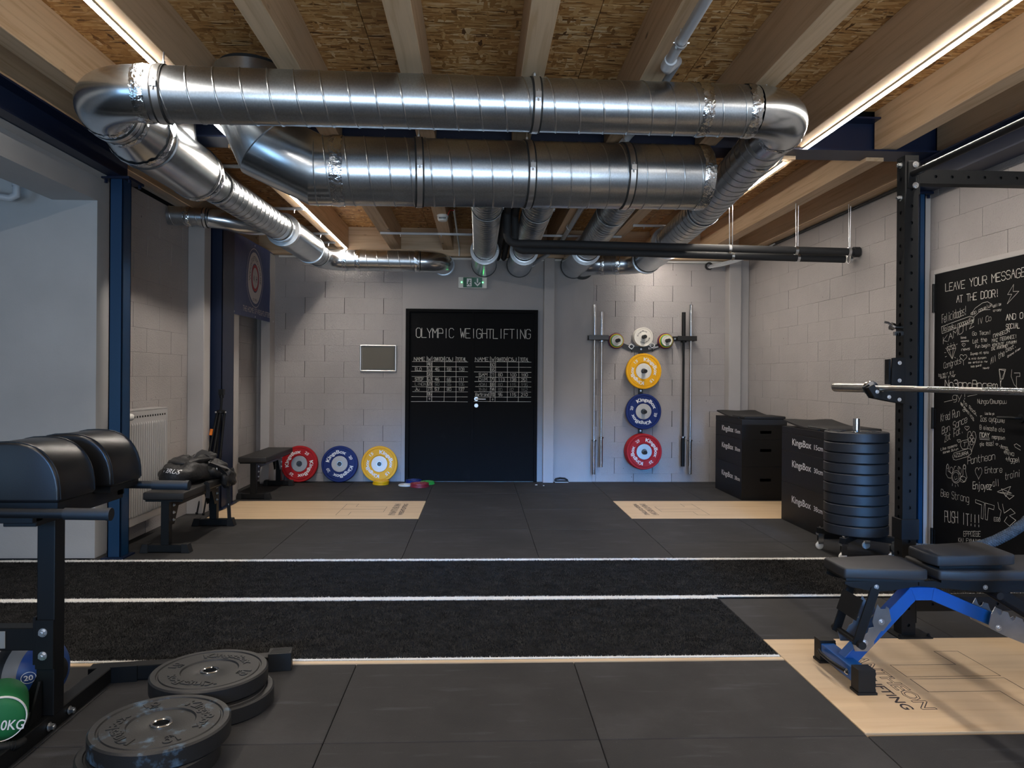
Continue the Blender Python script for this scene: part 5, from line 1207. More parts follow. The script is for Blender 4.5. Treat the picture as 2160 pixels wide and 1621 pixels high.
def star_clip(x, z, label):
    t = T('bar_clip', label, 'clip', (0,0,0), 'star-shaped bar clips hung on the rack', local=True)
    prof = []
    mb = MB(); n = 32; vs = []; fs = []
    for k in range(n):
        a = 2*PI*k/n; ro = .030+.010*max(0, math.cos(2*a*2/2*2))**3 if False else .030+.011*max(0, math.cos(4*a))**4
        for r, zz in ((.023, 0), (ro, 0), (ro, .016), (.023, .016)): vs.append((r*math.cos(a), r*math.sin(a), zz))
    for k in range(n):
        k2 = (k+1) % n
        for q in range(4): fs.append((k*4+q, k2*4+q, k2*4+(q+1) % 4, k*4+(q+1) % 4))
    t.part('ring', mb.add(vs, fs), M['silver'], smooth=40)
    t.part('lever', MB().box((-.005, -.078, .004), (.005, -.036, .012)), M['plastic'])
    t.o.matrix_world = place((x, 9.395, z), PI/2, .1)
star_clip(1.934, 1.728, 'star-shaped silver bar clip hung left of the cream plates'); star_clip(2.20, 1.744, 'star-shaped silver bar clip hung right of the cream plates')

# ------------------------------------------------------------------ jump boxes
def jump_box(xa, ya, yb, z0, h, cm, label, group, w=.50, wname='box'):
    t = T('jump_box', label, 'box', (xa+w/2, (ya+yb)/2, z0), group)
    g = .0008; th = .018; z1 = z0+h-g
    t.part('shell', MB().box((xa, ya+th, z0+g), (xa+th, yb, z1)).box((xa+w-th, ya+th, z0+g), (xa+w, yb, z1)).box((xa+th, yb-th, z0+g), (xa+w-th, yb, z1)).box((xa+th, ya+th, z1-th), (xa+w-th, yb-th, z1)).box((xa+th, ya+th, z0+g), (xa+w-th, yb-th, z0+g+th)), M['plyo'], bevel=.0015)
    if cm:
        xc = xa+w*.53; zc = z0+h*(.60 if h > .2 else .5); sw, sh = .062, .016
        t.part('front_panel', MB().box((xa, ya, z0+g), (xc-sw, ya+th-.0005, z1)).box((xc+sw, ya, z0+g), (xa+w, ya+th-.0005, z1)).box((xc-sw, ya, z0+g), (xc+sw, ya+th-.0005, zc-sh)).box((xc-sw, ya, zc+sh), (xc+sw, ya+th-.0005, z1)), M['plyo'])
        mb = MB(); dy = yb-ya; o = Vector((xa-.0006, 0, zc-.022))
        text_on(mb, 'KingsBox', (xa-.0006, yb-.235, zc-.02), (0,-1,0), (0,0,1), w=.39, h=.062, bold=.016); text_on(mb, cm, (xa-.0006, yb-.68, zc-.02), (0,-1,0), (0,0,1), w=.165, h=.044, bold=.014)
        t.part('lettering', mb, M['print_g'])
    else: t.part('front_panel', bx((xa, ya, z0+g), (xa+w, ya+th-.0005, z1)), M['foam'])
for xa, ya, yb, pos, who in ((2.872, 8.0, 8.9, 'far', 'rear'), (2.872, 6.05, 6.93, 'near', 'front')):
    gr = 'black jump boxes in the %s stack' % who
    jump_box(xa, ya, yb, 0, .365, '38cm', 'black 38 cm jump box at the bottom of the %s stack' % who, gr)
    jump_box(xa, ya, yb, .365, .297, '30cm', 'black 30 cm jump box in the middle of the %s stack' % who, gr)
    jump_box(xa, ya, yb, .662, .160, '15cm', 'black 15 cm jump box in the upper part of the %s stack' % who, gr)
    jump_box(xa, ya, yb, .822, .062, None, 'black padded lid on the %s jump box stack' % who, gr)
    # sagging rubber sheet on top
    t = T('rubber_sheet', 'curled black rubber sheet lying on the %s jump box stack' % who, 'mat', (xa+.25, (ya+yb)/2, .885), 'rubber sheets on the jump boxes')
    vs = []; fs = []; n = 16; m = 8
    for i in range(n+1):
        for j in range(m+1):
            x = xa+.012+.47*j/m; y = ya+.16+(yb-ya-.16)*i/n; u_ = i/n
            z = .886+.045*max(0, (u_-.35)/.65)**1.3 + .010*max(0, .25-u_)*4*0 + .004*math.sin(j*1.1)*u_
            vs.append((x, y, z))
    for i in range(n):
        for j in range(m): fs.append((i*(m+1)+j, i*(m+1)+j+1, (i+1)*(m+1)+j+1, (i+1)*(m+1)+j))
    nv = len(vs); vs += [(p[0], p[1], p[2]+.014) for p in vs]; fs += [tuple(nv+q for q in reversed(f_)) for f_ in fs]
    for i in range(n):
        for c in (0, m): fs.append((i*(m+1)+c, (i+1)*(m+1)+c, nv+(i+1)*(m+1)+c, nv+i*(m+1)+c))
    for j in range(m):
        for c in (0, n): fs.append((c*(m+1)+j, c*(m+1)+j+1, nv+c*(m+1)+j+1, nv+c*(m+1)+j))
    t.part('sheet', MB().add(vs, fs), M['foam'], smooth=50)
    t.part('pad', bx((xa+.03, ya+.01, .885), (xa+.49, ya+.40, .915)), M['foam'], bevel=.006)

# ------------------------------------------------------------------ flat benches
def flat_bench(label):
    t = T('flat_bench', label, 'bench', (0,0,0), 'low black flat benches on the left', local=True)
    # length along y, centre at origin
    mb = MB().box((-.15, -.56, .395), (.15, .56, .455)); t.part('seat', mb, M['vinyl_t'], bevel=.012, bseg=3, smooth=40)
    t.part('seat_board', bx((-.135, -.545, .383), (.135, .545, .3955)), M['blk'])
    t.part('spine', bx((-.03, -.50, .325), (.03, .50, .383)), M['blk'], bevel=.002)
    for s in (-1, 1):
        y = s*.50
        t.part('leg', bx((-.03, y-.03, .06), (.03, y+.03, .383)), M['blk'], bevel=.002)
        t.part('foot', bx((-.13, y-.03, .008), (.13, y+.03, .060)), M['blk'], bevel=.002)
        for q in (-1, 1):
            f = MB(); x0, x1 = (.12, .185) if q > 0 else (-.185, -.12)
            xa, xb = (x0, x1)
            f.add([(xa, y-.037, 0), (xb, y-.037, 0), (xb, y+.037, 0), (xa, y+.037, 0), (xa, y-.034, .067), (xb-(.02 if q > 0 else 0), y-.034, .067), (xb-(.02 if q > 0 else 0), y+.034, .067), (xa, y+.034, .067)] if q > 0 else
                  [(xa, y-.037, 0), (xb, y-.037, 0), (xb, y+.037, 0), (xa, y+.037, 0), (xa+.02, y-.034, .067), (xb, y-.034, .067), (xb, y+.034, .067), (xa+.02, y+.034, .067)], [(0,3,2,1),(4,5,6,7),(0,1,5,4),(1,2,6,5),(2,3,7,6),(3,0,4,7)])
            t.part('foot_cap', f, M['plastic'], bevel=.003)
        g = MB()
        for x in (-.034, .030): g.prism([(0, .38), (.16, .38), (.05, .20), (0, .20)], (x, y+(-s)*.02, 0), (0, -s, 0), (0,0,1), .004 if s > 0 else -.004)
        t.part('gusset', g, M['blk'])
        b = MB()
        for z in (.345, .29, .235): bolt(b, (.034, y-s*.04, z), (1,0,0), .009, .008)
        t.part('bolt', b, M['zinc'], smooth=30)
    return t.o
fb = flat_bench('low black flat bench with a black bag on it, behind the blue column')
dup(fb, place((-2.395, 8.57, 0)), 'low black flat bench by the back wall in front of the red plate')
fb.matrix_world = place((-2.315, 6.15, 0))

# bag on the bench
t = T('sports_bag', 'black sports bag with white lettering lying on the near flat bench', 'bag', (-2.33, 6.2, .456))
def blob(cx, cy, cz, rx, ry, rz, seed, amp=.012, flat=.45, n=28, m=18, fr=(9, 13)):
    r_ = random.Random(seed); ph = [r_.uniform(0, 6) for _ in range(6)]; vs = []; fs = []
    for i in range(m+1):
        a = PI*i/m-PI/2
        for j in range(n):
            b = 2*PI*j/n; c = math.cos(a); d = Vector((math.copysign(abs(c*math.cos(b))**.75, math.cos(b)), math.copysign(abs(c*math.sin(b))**.75, math.sin(b)), math.copysign(abs(math.sin(a))**.8, a)))
            k = amp*(math.sin(b*4+ph[0]+a*2)+math.sin(a*6+ph[1]+b*3)*.8+math.sin(b*9+ph[2]-a*5)*.5)
            z = cz+d.z*(rz+k)
            vs.append((cx+d.x*(rx+k), cy+d.y*(ry+k), max(z, cz-rz*flat)))
    for i in range(m):
        for j in range(n): fs.append((i*n+j, i*n+(j+1) % n, (i+1)*n+(j+1) % n, (i+1)*n+j))
    return MB().add(vs, fs)
body = t.part('body', blob(-2.36, 6.10, .535, .155, .27, .092, 3, .009, .86), M['cloth'], smooth=70)
t.part('side_pouch', blob(-2.25, 6.40, .515, .10, .17, .080, 5, .010, .74), M['cloth'], smooth=70)
t.part('flap', blob(-2.37, 6.22, .622, .13, .24, .030, 8, .006, 1), M['cloth'], smooth=70)
t.part('top_fold', blob(-2.33, 6.46, .610, .085, .13, .045, 11, .009, 1), M['cloth'], smooth=70)
t.part('hanging_fold', blob(-2.118, 6.42, .45, .045, .12, .07, 13, .008, 1.4), M['cloth'], smooth=70)
def strap(path, w, th, up=(0,0,1)):
    mb = MB(); P = [Vector(p) for p in path]; vs = []; fs = []
    for i, p in enumerate(P):
        d = (P[min(i+1, len(P)-1)]-P[max(i-1, 0)]).normalized(); s = d.cross(Vector(up))
        s = s.normalized() if s.length > 1e-3 else Vector((1,0,0)); n = s.cross(d)
        for a, b in ((-1,-1),(1,-1),(1,1),(-1,1)): vs.append(p+s*a*w/2+n*b*th/2)
    for i in range(len(P)-1):
        for j in range(4): fs.append((i*4+j, i*4+(j+1) % 4, (i+1)*4+(j+1) % 4, (i+1)*4+j))
    fs += [(3,2,1,0), tuple((len(P)-1)*4+q for q in range(4))]
    return mb.add(vs, fs)
t.part('handle', strap([(-2.30, 6.14, .645), (-2.29, 6.18, .675), (-2.28, 6.25, .69), (-2.27, 6.32, .675), (-2.26, 6.38, .645)], .035, .006, (1,0,0)), M['cloth_g'], smooth=60)
t.part('shoulder_strap', strap([(-2.19, 6.16, .60), (-2.14, 6.24, .56), (-2.115, 6.32, .50), (-2.105, 6.36, .44), (-2.10, 6.37, .36), (-2.10, 6.38, .22), (-2.10, 6.40, .10)], .030, .004, (0,1,0)), M['cloth'], smooth=60)
t.part('strap', strap([(-2.17, 6.02, .47), (-2.152, 6.03, .455), (-2.150, 6.04, .40), (-2.155, 6.04, .34)], .030, .004, (0,1,0)), M['cloth'], smooth=60)
t.part('strap', strap([(-2.22, 6.24, .60), (-2.16, 6.30, .57), (-2.12, 6.38, .54), (-2.10, 6.46, .50)], .03, .005, (1,0,1)), M['cloth_g'], smooth=60)
t.part('buckle', MB().lathe([(.008,-.003),(.013,-.003),(.013,.003),(.008,.003)], 16, (-2.10, 6.385, .23), (1,0,0), True).lathe([(.008,-.003),(.013,-.003),(.013,.003),(.008,.003)], 16, (-2.145, 6.22, .55), (1,.3,.3), True), M['zinc'])
mb = MB(); text_on(mb, 'VIRUS', (-2.425, 5.70, .573), Vector((1, 0, -.13)), Vector((.13, 0, 1)), w=.135, h=.032, bold=.01, shear=.3)
from mathutils.bvhtree import BVHTree
bt = BVHTree.FromPolygons([Vector(p.co) for p in body.data.vertices], [tuple(p.vertices) for p in body.data.polygons])
lv = []
for p in mb.v:
    q = Vector(p)-t.off; hit = bt.ray_cast(q, Vector((0, 1, 0)))
    lv.append((p[0], (hit[0].y+t.off.y-.0025) if hit[0] else 5.86, p[2]))
mb.v = lv
t.part('lettering', mb, M['print_w'])

# folded tripod
t = T('tripod', 'black folded tripod with orange mark leaning on the dark blue column', 'tripod', (-2.52, 7.2, 0))
mb = MB(); top = Vector((-2.515, 7.40, 1.03))
t.part('centre_column', MB().tube([(-2.545, 7.36, .55), (-2.515, 7.40, 1.03), (-2.51, 7.405, 1.13)], .011, 10), M['blk'], smooth=40)
for k, (dx_, dy_) in enumerate(((-.035, -.02), (.0, -.04), (.035, .0))):
    f = Vector((-2.585+dx_*2.2, 7.22+dy_*2, 0)); a = top+Vector((dx_*.9, dy_*.5, -.07)); 
    t.part('leg', MB().cyl(a, a+(f-a)*.45, .013, 10).cyl(a+(f-a)*.42, a+(f-a)*.75, .0105, 10).cyl(a+(f-a)*.72, f, .008, 10).cyl(a+(f-a)*.41, a+(f-a)*.45, .016, 10).cyl(f, f+Vector((0,0,.02)), .012, 8), M['blk'], smooth=40)
t.part('head', MB().box((-2.535, 7.375, 1.13), (-2.49, 7.43, 1.185)).cyl((-2.512, 7.40, 1.10), (-2.512, 7.40, 1.14), .02, 12).lathe([(.02,-.02),(.045,-.01),(.045,.01),(.02,.02)], 16, (-2.515, 7.40, .965)), M['blk'])
mb = MB()
for dx_, dy_ in ((-.035, -.02), (.0, -.04), (.035, .0)): mb.cyl(top+Vector((dx_*1.1-.012, dy_*.6-.01, -.07)), top+Vector((dx_*1.1+.012, dy_*.6-.01, -.07)), .009, 8); mb.cut()
t.part('leg_joint', mb, M['zinc'], smooth=40)
t.part('marker', MB().cyl((-2.59, 7.325, .74), (-2.582, 7.335, .80), .0145, 10), M['orange'])

# radiator
t = T('radiator', 'white panel radiator on the left wall behind the blue column', 'radiator', (-2.70, 6.05, .15))
ya, yb, za, zb = 5.72, 6.45, .155, 1.05
t.part('panel', bx((-2.665, ya, za), (-2.645, yb, zb-.01)), M['rad'], bevel=.004)
t.part('rear_panel', bx((-2.745, ya, za), (-2.73, yb, zb-.01)), M['rad'], bevel=.004)
n = 17
for k in range(n):
    y = ya+.05+(yb-ya-.10)*k/(n-1)
    q = t.part('rib', MB().prism([(0, .06), (.007, .075), (.007, zb-za-.12), (0, zb-za-.10), (0, zb-za-.10)][:4], (-2.645, y-.011, za), (1,0,0), (0,0,1), -.022), M['rad'], bevel=.003)
g = MB().box((-2.75, ya, zb-.01), (-2.643, yb, zb)).box((-2.75, ya, za+.02), (-2.640, ya+.006, zb)).box((-2.75, yb-.006, za+.02), (-2.640, yb, zb))
t.part('top_cover', g, M['rad'])
mb = MB()
for k in range(15): mb.box((-2.646, ya+.03+k*.046, zb-.065), (-2.6435, ya+.052+k*.046, zb-.05))
t.part('grille_slots', mb, M['dark'])
t.part('bracket', MB().box((-2.769, ya+.1, .2), (-2.74, ya+.14, 1.0)).cut().box((-2.769, yb-.14, .2), (-2.74, yb-.10, 1.0)), M['rad'])
t.part('thermostat', MB().lathe([(0,0),(.018,0),(.020,.03),(.027,.035),(.027,.085),(.022,.095),(0,.096)], 20, (-2.66, 5.66, 1.0), (.55,.83,0)).cyl((-2.69, 5.63, 1.0), (-2.66, 5.67, 1.0), .012, 12).cyl((-2.69, 5.64, 1.0), (-2.69, 5.73, 1.0), .012, 12), M['whitep'], smooth=40)
t.part('valve', MB().cyl((-2.69, 5.72, .22), (-2.69, 5.67, .22), .018, 14).cyl((-2.69, 5.685, .22), (-2.64, 5.685, .22), .014, 14).cyl((-2.69, 5.685, .22), (-2.69, 5.685, .0), .008, 10), M['whitep'], smooth=40)

# brush and paper scraps
t = T('scrub_brush', 'small dark brush with white bristles lying right of the grey pillar', 'brush', (1.05, 9.36, 0))
t.part('handle', MB().tube([(.965, 9.34, .025), (.98, 9.345, .045), (1.03, 9.35, .055), (1.09, 9.355, .05), (1.13, 9.36, .03)], [.010, .013, .014, .013, .010], 12), M['plastic'], smooth=50)
t.part('brush_block', MB().box((.965, 9.325, .012), (1.14, 9.385, .026)), M['plastic'], bevel=.004)
mb = MB()
for i in range(20):
    for j in range(4): mb.box((.970+i*.0085, 9.33+j*.015, 0), (.974+i*.0085, 9.337+j*.015, .012))
t.part('bristles', mb, M['whitep'], kind='stuff')
for k, (x, y, s, q) in enumerate(((.715, 9.13, .014, 'larger'), (.80, 9.06, .008, 'smaller'))):
    tag(single('paper_scrap', MB().prism([(-s, -s*.7), (s, -s*.5), (s*.8, s), (-s*.9, s*.6)], (x, y, .0), (1,0,0), (0,1,0), .006), M['print_w']), '%s white paper scrap on the mats near the grey pillar' % q, 'paper', 'paper scraps by the door')

# ------------------------------------------------------------------ power rack
t = T('power_rack', 'black steel power rack at the right edge with a barbell in its hooks', 'rack', (2.22, 3.78, 0))
x0, x1, ya, yb = 2.186, 2.259, 3.742, 3.815; ZT = 2.483
def upright(x0, x1, ya, yb, z0, zt, name='upright'):
    mb = MB(); hf = [z0+.05+.0865*k-z0 for k in range(int((zt-z0)/.0865))]
    mb.holed((x0, ya, z0), (1,0,0), (0,0,1), (0,-1,0), x1-x0, zt-z0, hf, .0085)
    hs = []; z = .07
    while z < zt-z0-.03: hs.append(z); z += .05 if (.45 < z < 1.72) else .0865
    mb.holed((x0, yb, z0), (0,-1,0), (0,0,1), (-1,0,0), yb-ya, zt-z0, hs, .0095)
    mb.add([(x1, ya, z0), (x1, yb, z0), (x1, yb, zt), (x1, ya, zt)], [(0,1,2,3)]); mb.add([(x1, yb, z0), (x0, yb, z0), (x0, yb, zt), (x1, yb, zt)], [(0,1,2,3)])
    mb.add([(x0, ya, zt), (x1, ya, zt), (x1, yb, zt), (x0, yb, zt)], [(0,1,2,3)])
    w = .012; mb.box((x0+w, ya+w, z0), (x1-w, yb-w, zt-.01))
    return t.part(name, mb, M['blk'])
upright(x0, x1, ya, yb, .008, ZT); upright(x0, x1, 2.40, 2.473, .008, ZT)
for y in (3.778, 2.436):
    t.part('foot_plate', bx((2.150, y-.075, 0), (2.330, y+.075, .008)), M['blk'], bevel=.001)
    b = MB()
    for sx in (2.165, 2.315): bolt(b, (sx, y-.055, .008), (0,0,1), .008, .008)
    t.part('bolt', b, M['blk'])
def hbeam_holes(z0, z1, name, y0=3.747, y1=3.81, xe=3.405):
    mb = MB(); L = xe-2.268; hs = [.085+.0865*k for k in range(int((L-.09)/.0865))]
    mb.holed((2.268, y0, z0), (0,0,1), (1,0,0), (0,-1,0), z1-z0, L, hs, .008)
    mb.add([(2.268, y0, z0), (xe, y0, z0), (xe, y1, z0), (2.268, y1, z0)], [(0,1,2,3)]); mb.add([(2.268, y0, z1), (xe, y0, z1), (xe, y1, z1), (2.268, y1, z1)], [(0,1,2,3)]); mb.add([(2.268, y1, z0), (xe, y1, z0), (xe, y1, z1), (2.268, y1, z1)], [(0,1,2,3)])
    mb.box((2.27, y0+.012, z0+.012), (xe, y1-.005, z1-.012))
    t.part(name, mb, M['blk']); t.part('flange', bx((2.2595, 3.744, z0-.06), (2.268, 3.813, z1+.035)), M['blk'], bevel=.002)
hbeam_holes(2.340, 2.412, 'top_beam'); hbeam_holes(.128, .200, 'bottom_beam')
t.part('pull_up_bar', MB().cyl((2.222, 3.735, 2.385), (2.222, 2.48, 2.385), .0175, 20), M['blk_g'], smooth=50)
t.part('bar_bracket', MB().box((2.197, 3.732, 2.31), (2.248, 3.7415, 2.452)).cut().box((2.197, 2.4735, 2.31), (2.248, 2.483, 2.452)), M['blk'], bevel=.004)
b = MB()
for z in (2.432, 2.325): bolt(b, (2.236, 3.732, z), (0,-1,0), .012, .009)
for z in (2.44, 2.27): bolt(b, (2.186, 3.78, z), (-1,0,0), .012, .016)
bolt(b, (2.186, 3.775, .26), (-1,0,0), .011, .012)
t.part('bolt', b, M['zinc'], smooth=30)
t.part('sleeve_bracket', MB().box((2.176, 3.732, .50), (2.270, 3.742, .605)).box((2.176, 3.742, .50), (2.186, 3.825, .605)), M['blk'], bevel=.002)
mb = MB()   # crown-like cut-out mark on the upright side
for a, b_, c in (((0,.0), (.012,.07), (.006,.0)), ((.014,.01), (.034,.075), (.022,.012)), ((.03,.02), (.052,.08), (.038,.02))): mb.add([(2.1853, 3.80-a[0], 1.93+a[1]), (2.1853, 3.80-b_[0], 1.93+b_[1]), (2.1853, 3.80-c[0], 1.93+c[1])], [(0,1,2)])
mb.add([(2.1853, 3.80-.030, 2.0), (2.1853, 3.80-.038, 2.012), (2.1853, 3.80-.030, 2.024), (2.1853, 3.80-.022, 2.012)], [(0,1,2,3)])
t.part('emblem', mb, M['dark'])
t.part('lock_pin', MB().cyl((2.186, 3.80, 1.60), (2.165, 3.80, 1.60), .012, 12).cyl((2.165, 3.80, 1.60), (2.15, 3.80, 1.605), .020, 16).tube([(2.15, 3.80, 1.612), (2.135, 3.80, 1.622), (2.118, 3.80, 1.625)], .006, 8).box((2.168, 3.79, 1.555), (2.186, 3.81, 1.575)), M['chrome'], smooth=40)
def j_hook(yc_):
    p = [(2.182, 1.200), (2.125, 1.209), (2.022, 1.228), (1.986, 1.283), (2.018, 1.300), (2.040, 1.268), (2.062, 1.262), (2.085, 1.275), (2.108, 1.290), (2.112, 1.435), (2.182, 1.440)]
    h = t.part('j_hook', MB().prism(p, (0, yc_-.010, 0), (1,0,0), (0,0,1), .012).prism(p[:8]+[(2.182, 1.275)], (0, yc_+.042, 0), (1,0,0), (0,0,1), .012).box((2.10, yc_-.01, 1.30), (2.112, yc_+.03, 1.43)), M['blk'], bevel=.0015)
    t.part('liner', MB().prism([(2.022, 1.290), (2.040, 1.262), (2.085, 1.266), (2.085, 1.262), (2.022, 1.236), (1.995, 1.280)], (0, yc_+.03, 0), (1,0,0), (0,0,1), .04), M['plastic'], parent=h)
    q = MB()
    for x, z in ((2.150, 1.410), (2.150, 1.320), (2.150, 1.222), (2.096, 1.235), (2.034, 1.262)): bolt(q, (x, yc_-.022, z), (0,-1,0), .0075, .004)
    t.part('bolt', q, M['zinc'], parent=h, smooth=30)
j_hook(3.738); j_hook(2.40)
# barbell in the hooks, running along the room
t = T('barbell', 'steel barbell resting in the rack hooks at the right edge', 'barbell', (2.05, 3.1, 1.28))
bxx, bz = 2.052, 1.2815
t.part('shaft', MB().cyl((bxx, 3.795, bz-.002), (bxx, 2.42, bz), .0138, 20), M['steelbar'], smooth=50)
for a, b in ((3.62, 3.41), (3.30, 3.08), (2.93, 2.60)): t.part('knurled_grip', MB().cyl((bxx, a, bz), (bxx, b, bz), .0142, 20), M['chrome'] if a != 3.62 else M['steelbar'], smooth=50)
t.part('collar', MB().lathe([(.014,0),(.035,0),(.038,.003),(.038,.022),(.035,.025),(.014,.025)], 32, (bxx, 3.80, bz-.002), (0,1,0), True), M['chrome'], smooth=35)
t.part('sleeve', MB().cyl((bxx, 3.82, bz-.002), (bxx, 4.20, bz-.003), .0248, 32), M['steelbar'], smooth=50)
t.part('sleeve', MB().cyl((bxx, 2.38, bz), (bxx, 1.98, bz), .0248, 32), M['steelbar'], smooth=50)
t.part('collar', MB().cyl((bxx, 2.42, bz), (bxx, 2.38, bz), .038, 32), M['chrome'], smooth=35)

# ------------------------------------------------------------------ adjustable bench
t = T('adjustable_bench', 'adjustable bench with black seat and bright blue frame', 'bench', (2.1, 3.25, 0))
yc = 3.25; blu = M['bench_blue']
def slab(poly, z0, z1): return MB().prism(poly, (0,0,z0), (1,0,0), (0,1,0), z1-z0)
t.part('seat', slab([(1.588, 3.155), (1.90, 3.118), (1.943, 3.128), (1.965, 3.36), (1.93, 3.405), (1.588, 3.352)], .459, .505), M['vinyl_t'], bevel=.010, bseg=3, smooth=40)
t.part('seat_board', slab([(1.60, 3.165), (1.93, 3.135), (1.93, 3.39), (1.60, 3.345)], .448, .460), M['blk'])
t.part('backrest', slab([(1.985, 3.118), (2.10, 3.10), (2.95, 3.10), (2.98, 3.13), (2.98, 3.38), (2.95, 3.40), (2.10, 3.40), (1.985, 3.385)], .459, .505), M['vinyl_t'], bevel=.012, bseg=3, smooth=40)
t.part('backrest_board', slab([(2.0, 3.125), (2.95, 3.12), (2.95, 3.38), (2.0, 3.375)], .448, .460), M['blk'])
pp = [(1.590, .448), (1.590, .437), (1.617, .424), (1.70, .408), (1.743, .404), (1.80, .408), (1.913, .427), (1.913, .448)]
for y in (3.160, 3.330): t.part('seat_bracket', MB().prism(pp, (0, y, 0), (1,0,0), (0,0,1), .008), M['blk'])
pb = [(1.918, .448), (1.918, .427), (2.22, .398), (2.40, .396), (2.80, .430), (2.80, .448)]
for y in (3.160, 3.330): t.part('back_bracket', MB().prism(pb, (0, y, 0), (1,0,0), (0,0,1), .008), M['blk'])
b = MB(); bolt(b, (1.728, 3.152, .424), (0,-1,0), .008, .004); bolt(b, (2.214, 3.152, .420), (0,-1,0), .008, .004); t.part('bolt', b, M['zinc'], smooth=30)
# blue frame
cl = [Vector((1.632, 0, .058)), Vector((1.932, 0, .3725)), Vector((2.022, 0, .3725)), Vector((2.83, 0, .030))]
lo_, up_ = [], []
for i in range(4):
    a = (cl[i]-cl[i-1]).normalized() if i else (cl[1]-cl[0]).normalized(); b = (cl[i+1]-cl[i]).normalized() if i < 3 else a
    n1 = Vector((-a.z, 0, a.x)); n2 = Vector((-b.z, 0, b.x)); nn = (n1+n2).normalized(); k = .029/nn.dot(n1)
    up_.append((cl[i].x+nn.x*k, cl[i].z+nn.z*k)); lo_.append((cl[i].x-nn.x*k, cl[i].z-nn.z*k))
mb = MB()
for i in range(3): mb.prism([lo_[i], lo_[i+1], up_[i+1], up_[i]], (0, yc+.030, 0), (1,0,0), (0,0,1), .060)
t.part('frame', mb, blu, bevel=.002)
fr = t.part('foot', bx((1.602, 3.08, .030), (1.665, 3.43, .092)), blu, bevel=.003)
def foot_cap(xa, xb, y0_, y1_):
    mb = MB().box((xa-.004, y0_, .0), (xb+.008, y1_, .010))
    for k in range(8): mb.box((xa, y0_+.004, .012+.0115*k), (xb+(.001 if k % 2 else .003), y1_-.004, .0235+.0115*k))
    mb.box((xa+.002, y0_+.006, .008), (xb-.001, y1_-.006, .0985)); return mb
t.part('foot_cap', foot_cap(1.598, 1.670, 3.045, 3.115), M['plastic']); t.part('foot_cap', foot_cap(1.598, 1.670, 3.395, 3.465), M['plastic'])
t.part('foot_handle', MB().tube([(1.600, 3.14, .060), (1.588, 3.17, .064), (1.572, 3.24, .068), (1.572, 3.33, .068), (1.588, 3.39, .064)], .008, 10), M['blk'], smooth=50)
b = MB(); bolt(b, (1.600, 3.150, .060), (-1,0,0), .010, .006); t.part('bolt', b, M['zinc'], smooth=30)
t.part('rear_foot', bx((2.80, 2.98, .0), (2.86, 3.52, .06)), blu, bevel=.003)
# seat links, plates
for y in (3.150, 3.335): t.part('seat_link', MB().bar((1.722, y, .418), (1.640, y, .172), .010, .040, (1,0,.3)), M['blk'], bevel=.0015)
t.part('link_plate', MB().prism([(1.648, .345), (1.706, .345), (1.668, .250), (1.612, .262)], (0, 3.155, 0), (1,0,0), (0,0,1), -.0) if False else MB().add([(1.622+.052, 3.158, .365), (1.622+.052, 3.332, .365), (1.592+.052, 3.332, .275), (1.592+.052, 3.158, .275), (1.618+.052, 3.158, .366), (1.618+.052, 3.332, .366), (1.588+.052, 3.332, .276), (1.588+.052, 3.158, .276)], [(0,1,2,3),(4,7,6,5),(0,4,5,1),(1,5,6,2),(2,6,7,3),(3,7,4,0)]), M['blk'])
t.part('roller', MB().cyl((1.652, 3.128, .180), (1.652, 3.362, .180), .013, 16).cyl((1.652, 3.120, .180), (1.652, 3.146, .180), .017, 20).cyl((1.652, 3.346, .180), (1.652, 3.372, .180), .017, 20), M['plastic'], smooth=50)
pl_ = [(1.750, .340), (1.765, .318), (1.785, .318), (1.790, .330), (1.801, .322), (1.812, .268), (1.777, .223), (1.766, .222), (1.736, .179), (1.736, .165), (1.706, .134), (1.650, .135), (1.637, .179), (1.655, .165), (1.672, .175), (1.690, .205), (1.706, .215), (1.712, .235), (1.735, .240), (1.728, .262), (1.735, .298)]
for y in (3.182, 3.312): t.part('ladder_plate', MB().prism(pl_, (0, y+.003, 0), (1,0,0), (0,0,1), .004), M['plate_s'])
p2 = [(2.252, .245), (2.262, .290), (2.282, .327), (2.292, .300), (2.302, .288), (2.312, .292), (2.318, .306), (2.340, .300), (2.350, .272), (2.362, .262), (2.372, .266), (2.378, .282), (2.405, .270), (2.42, .235), (2.44, .230), (2.46, .24), (2.50, .20), (2.52, .165), (2.48, .135), (2.33, .195), (2.262, .228)]
for y in (3.182, 3.312): t.part('ladder_plate', MB().prism(p2, (0, y+.003, 0), (1,0,0), (0,0,1), .004), M['plate_s'])
b = MB()
for x, z in ((1.768, .262), (1.694, .172), (2.296, .232)): bolt(b, (x, 3.181, z), (0,-1,0), .010, .006)
t.part('bolt', b, M['zinc'], smooth=30)
for y in (3.165, 3.335): t.part('back_link', MB().bar((2.28, y, .400), (2.62, y, .195), .012, .042, (.5,0,1)), M['blk'], bevel=.0015)
t.part('pivot', MB().cyl((2.270, 3.135, .385), (2.270, 3.365, .385), .016, 20), M['plastic'], smooth=50)
single('seat_pad', slab([(1.945, 3.15), (1.965, 3.095), (2.29, 3.105), (2.325, 3.12), (2.345, 3.355), (2.32, 3.375), (1.958, 3.30), (1.945, 3.28)], .5255, .572), M['vinyl_t'], 'loose black vinyl pad lying on the backrest of the blue bench', 'pad', loc=(2.1, 3.2, .5055), bevel=.010, bseg=3, smooth=40)
# (the pad's riser board)
bpy.data.objects['seat_pad']['kind'] = 'thing'
mb = MB().box((2.0, 3.14, .5055), (2.28, 3.30, .526)); o = mesh('riser_board', mb, M['blk'], Vector((2.1, 3.2, .5055))); o.parent = bpy.data.objects['seat_pad']

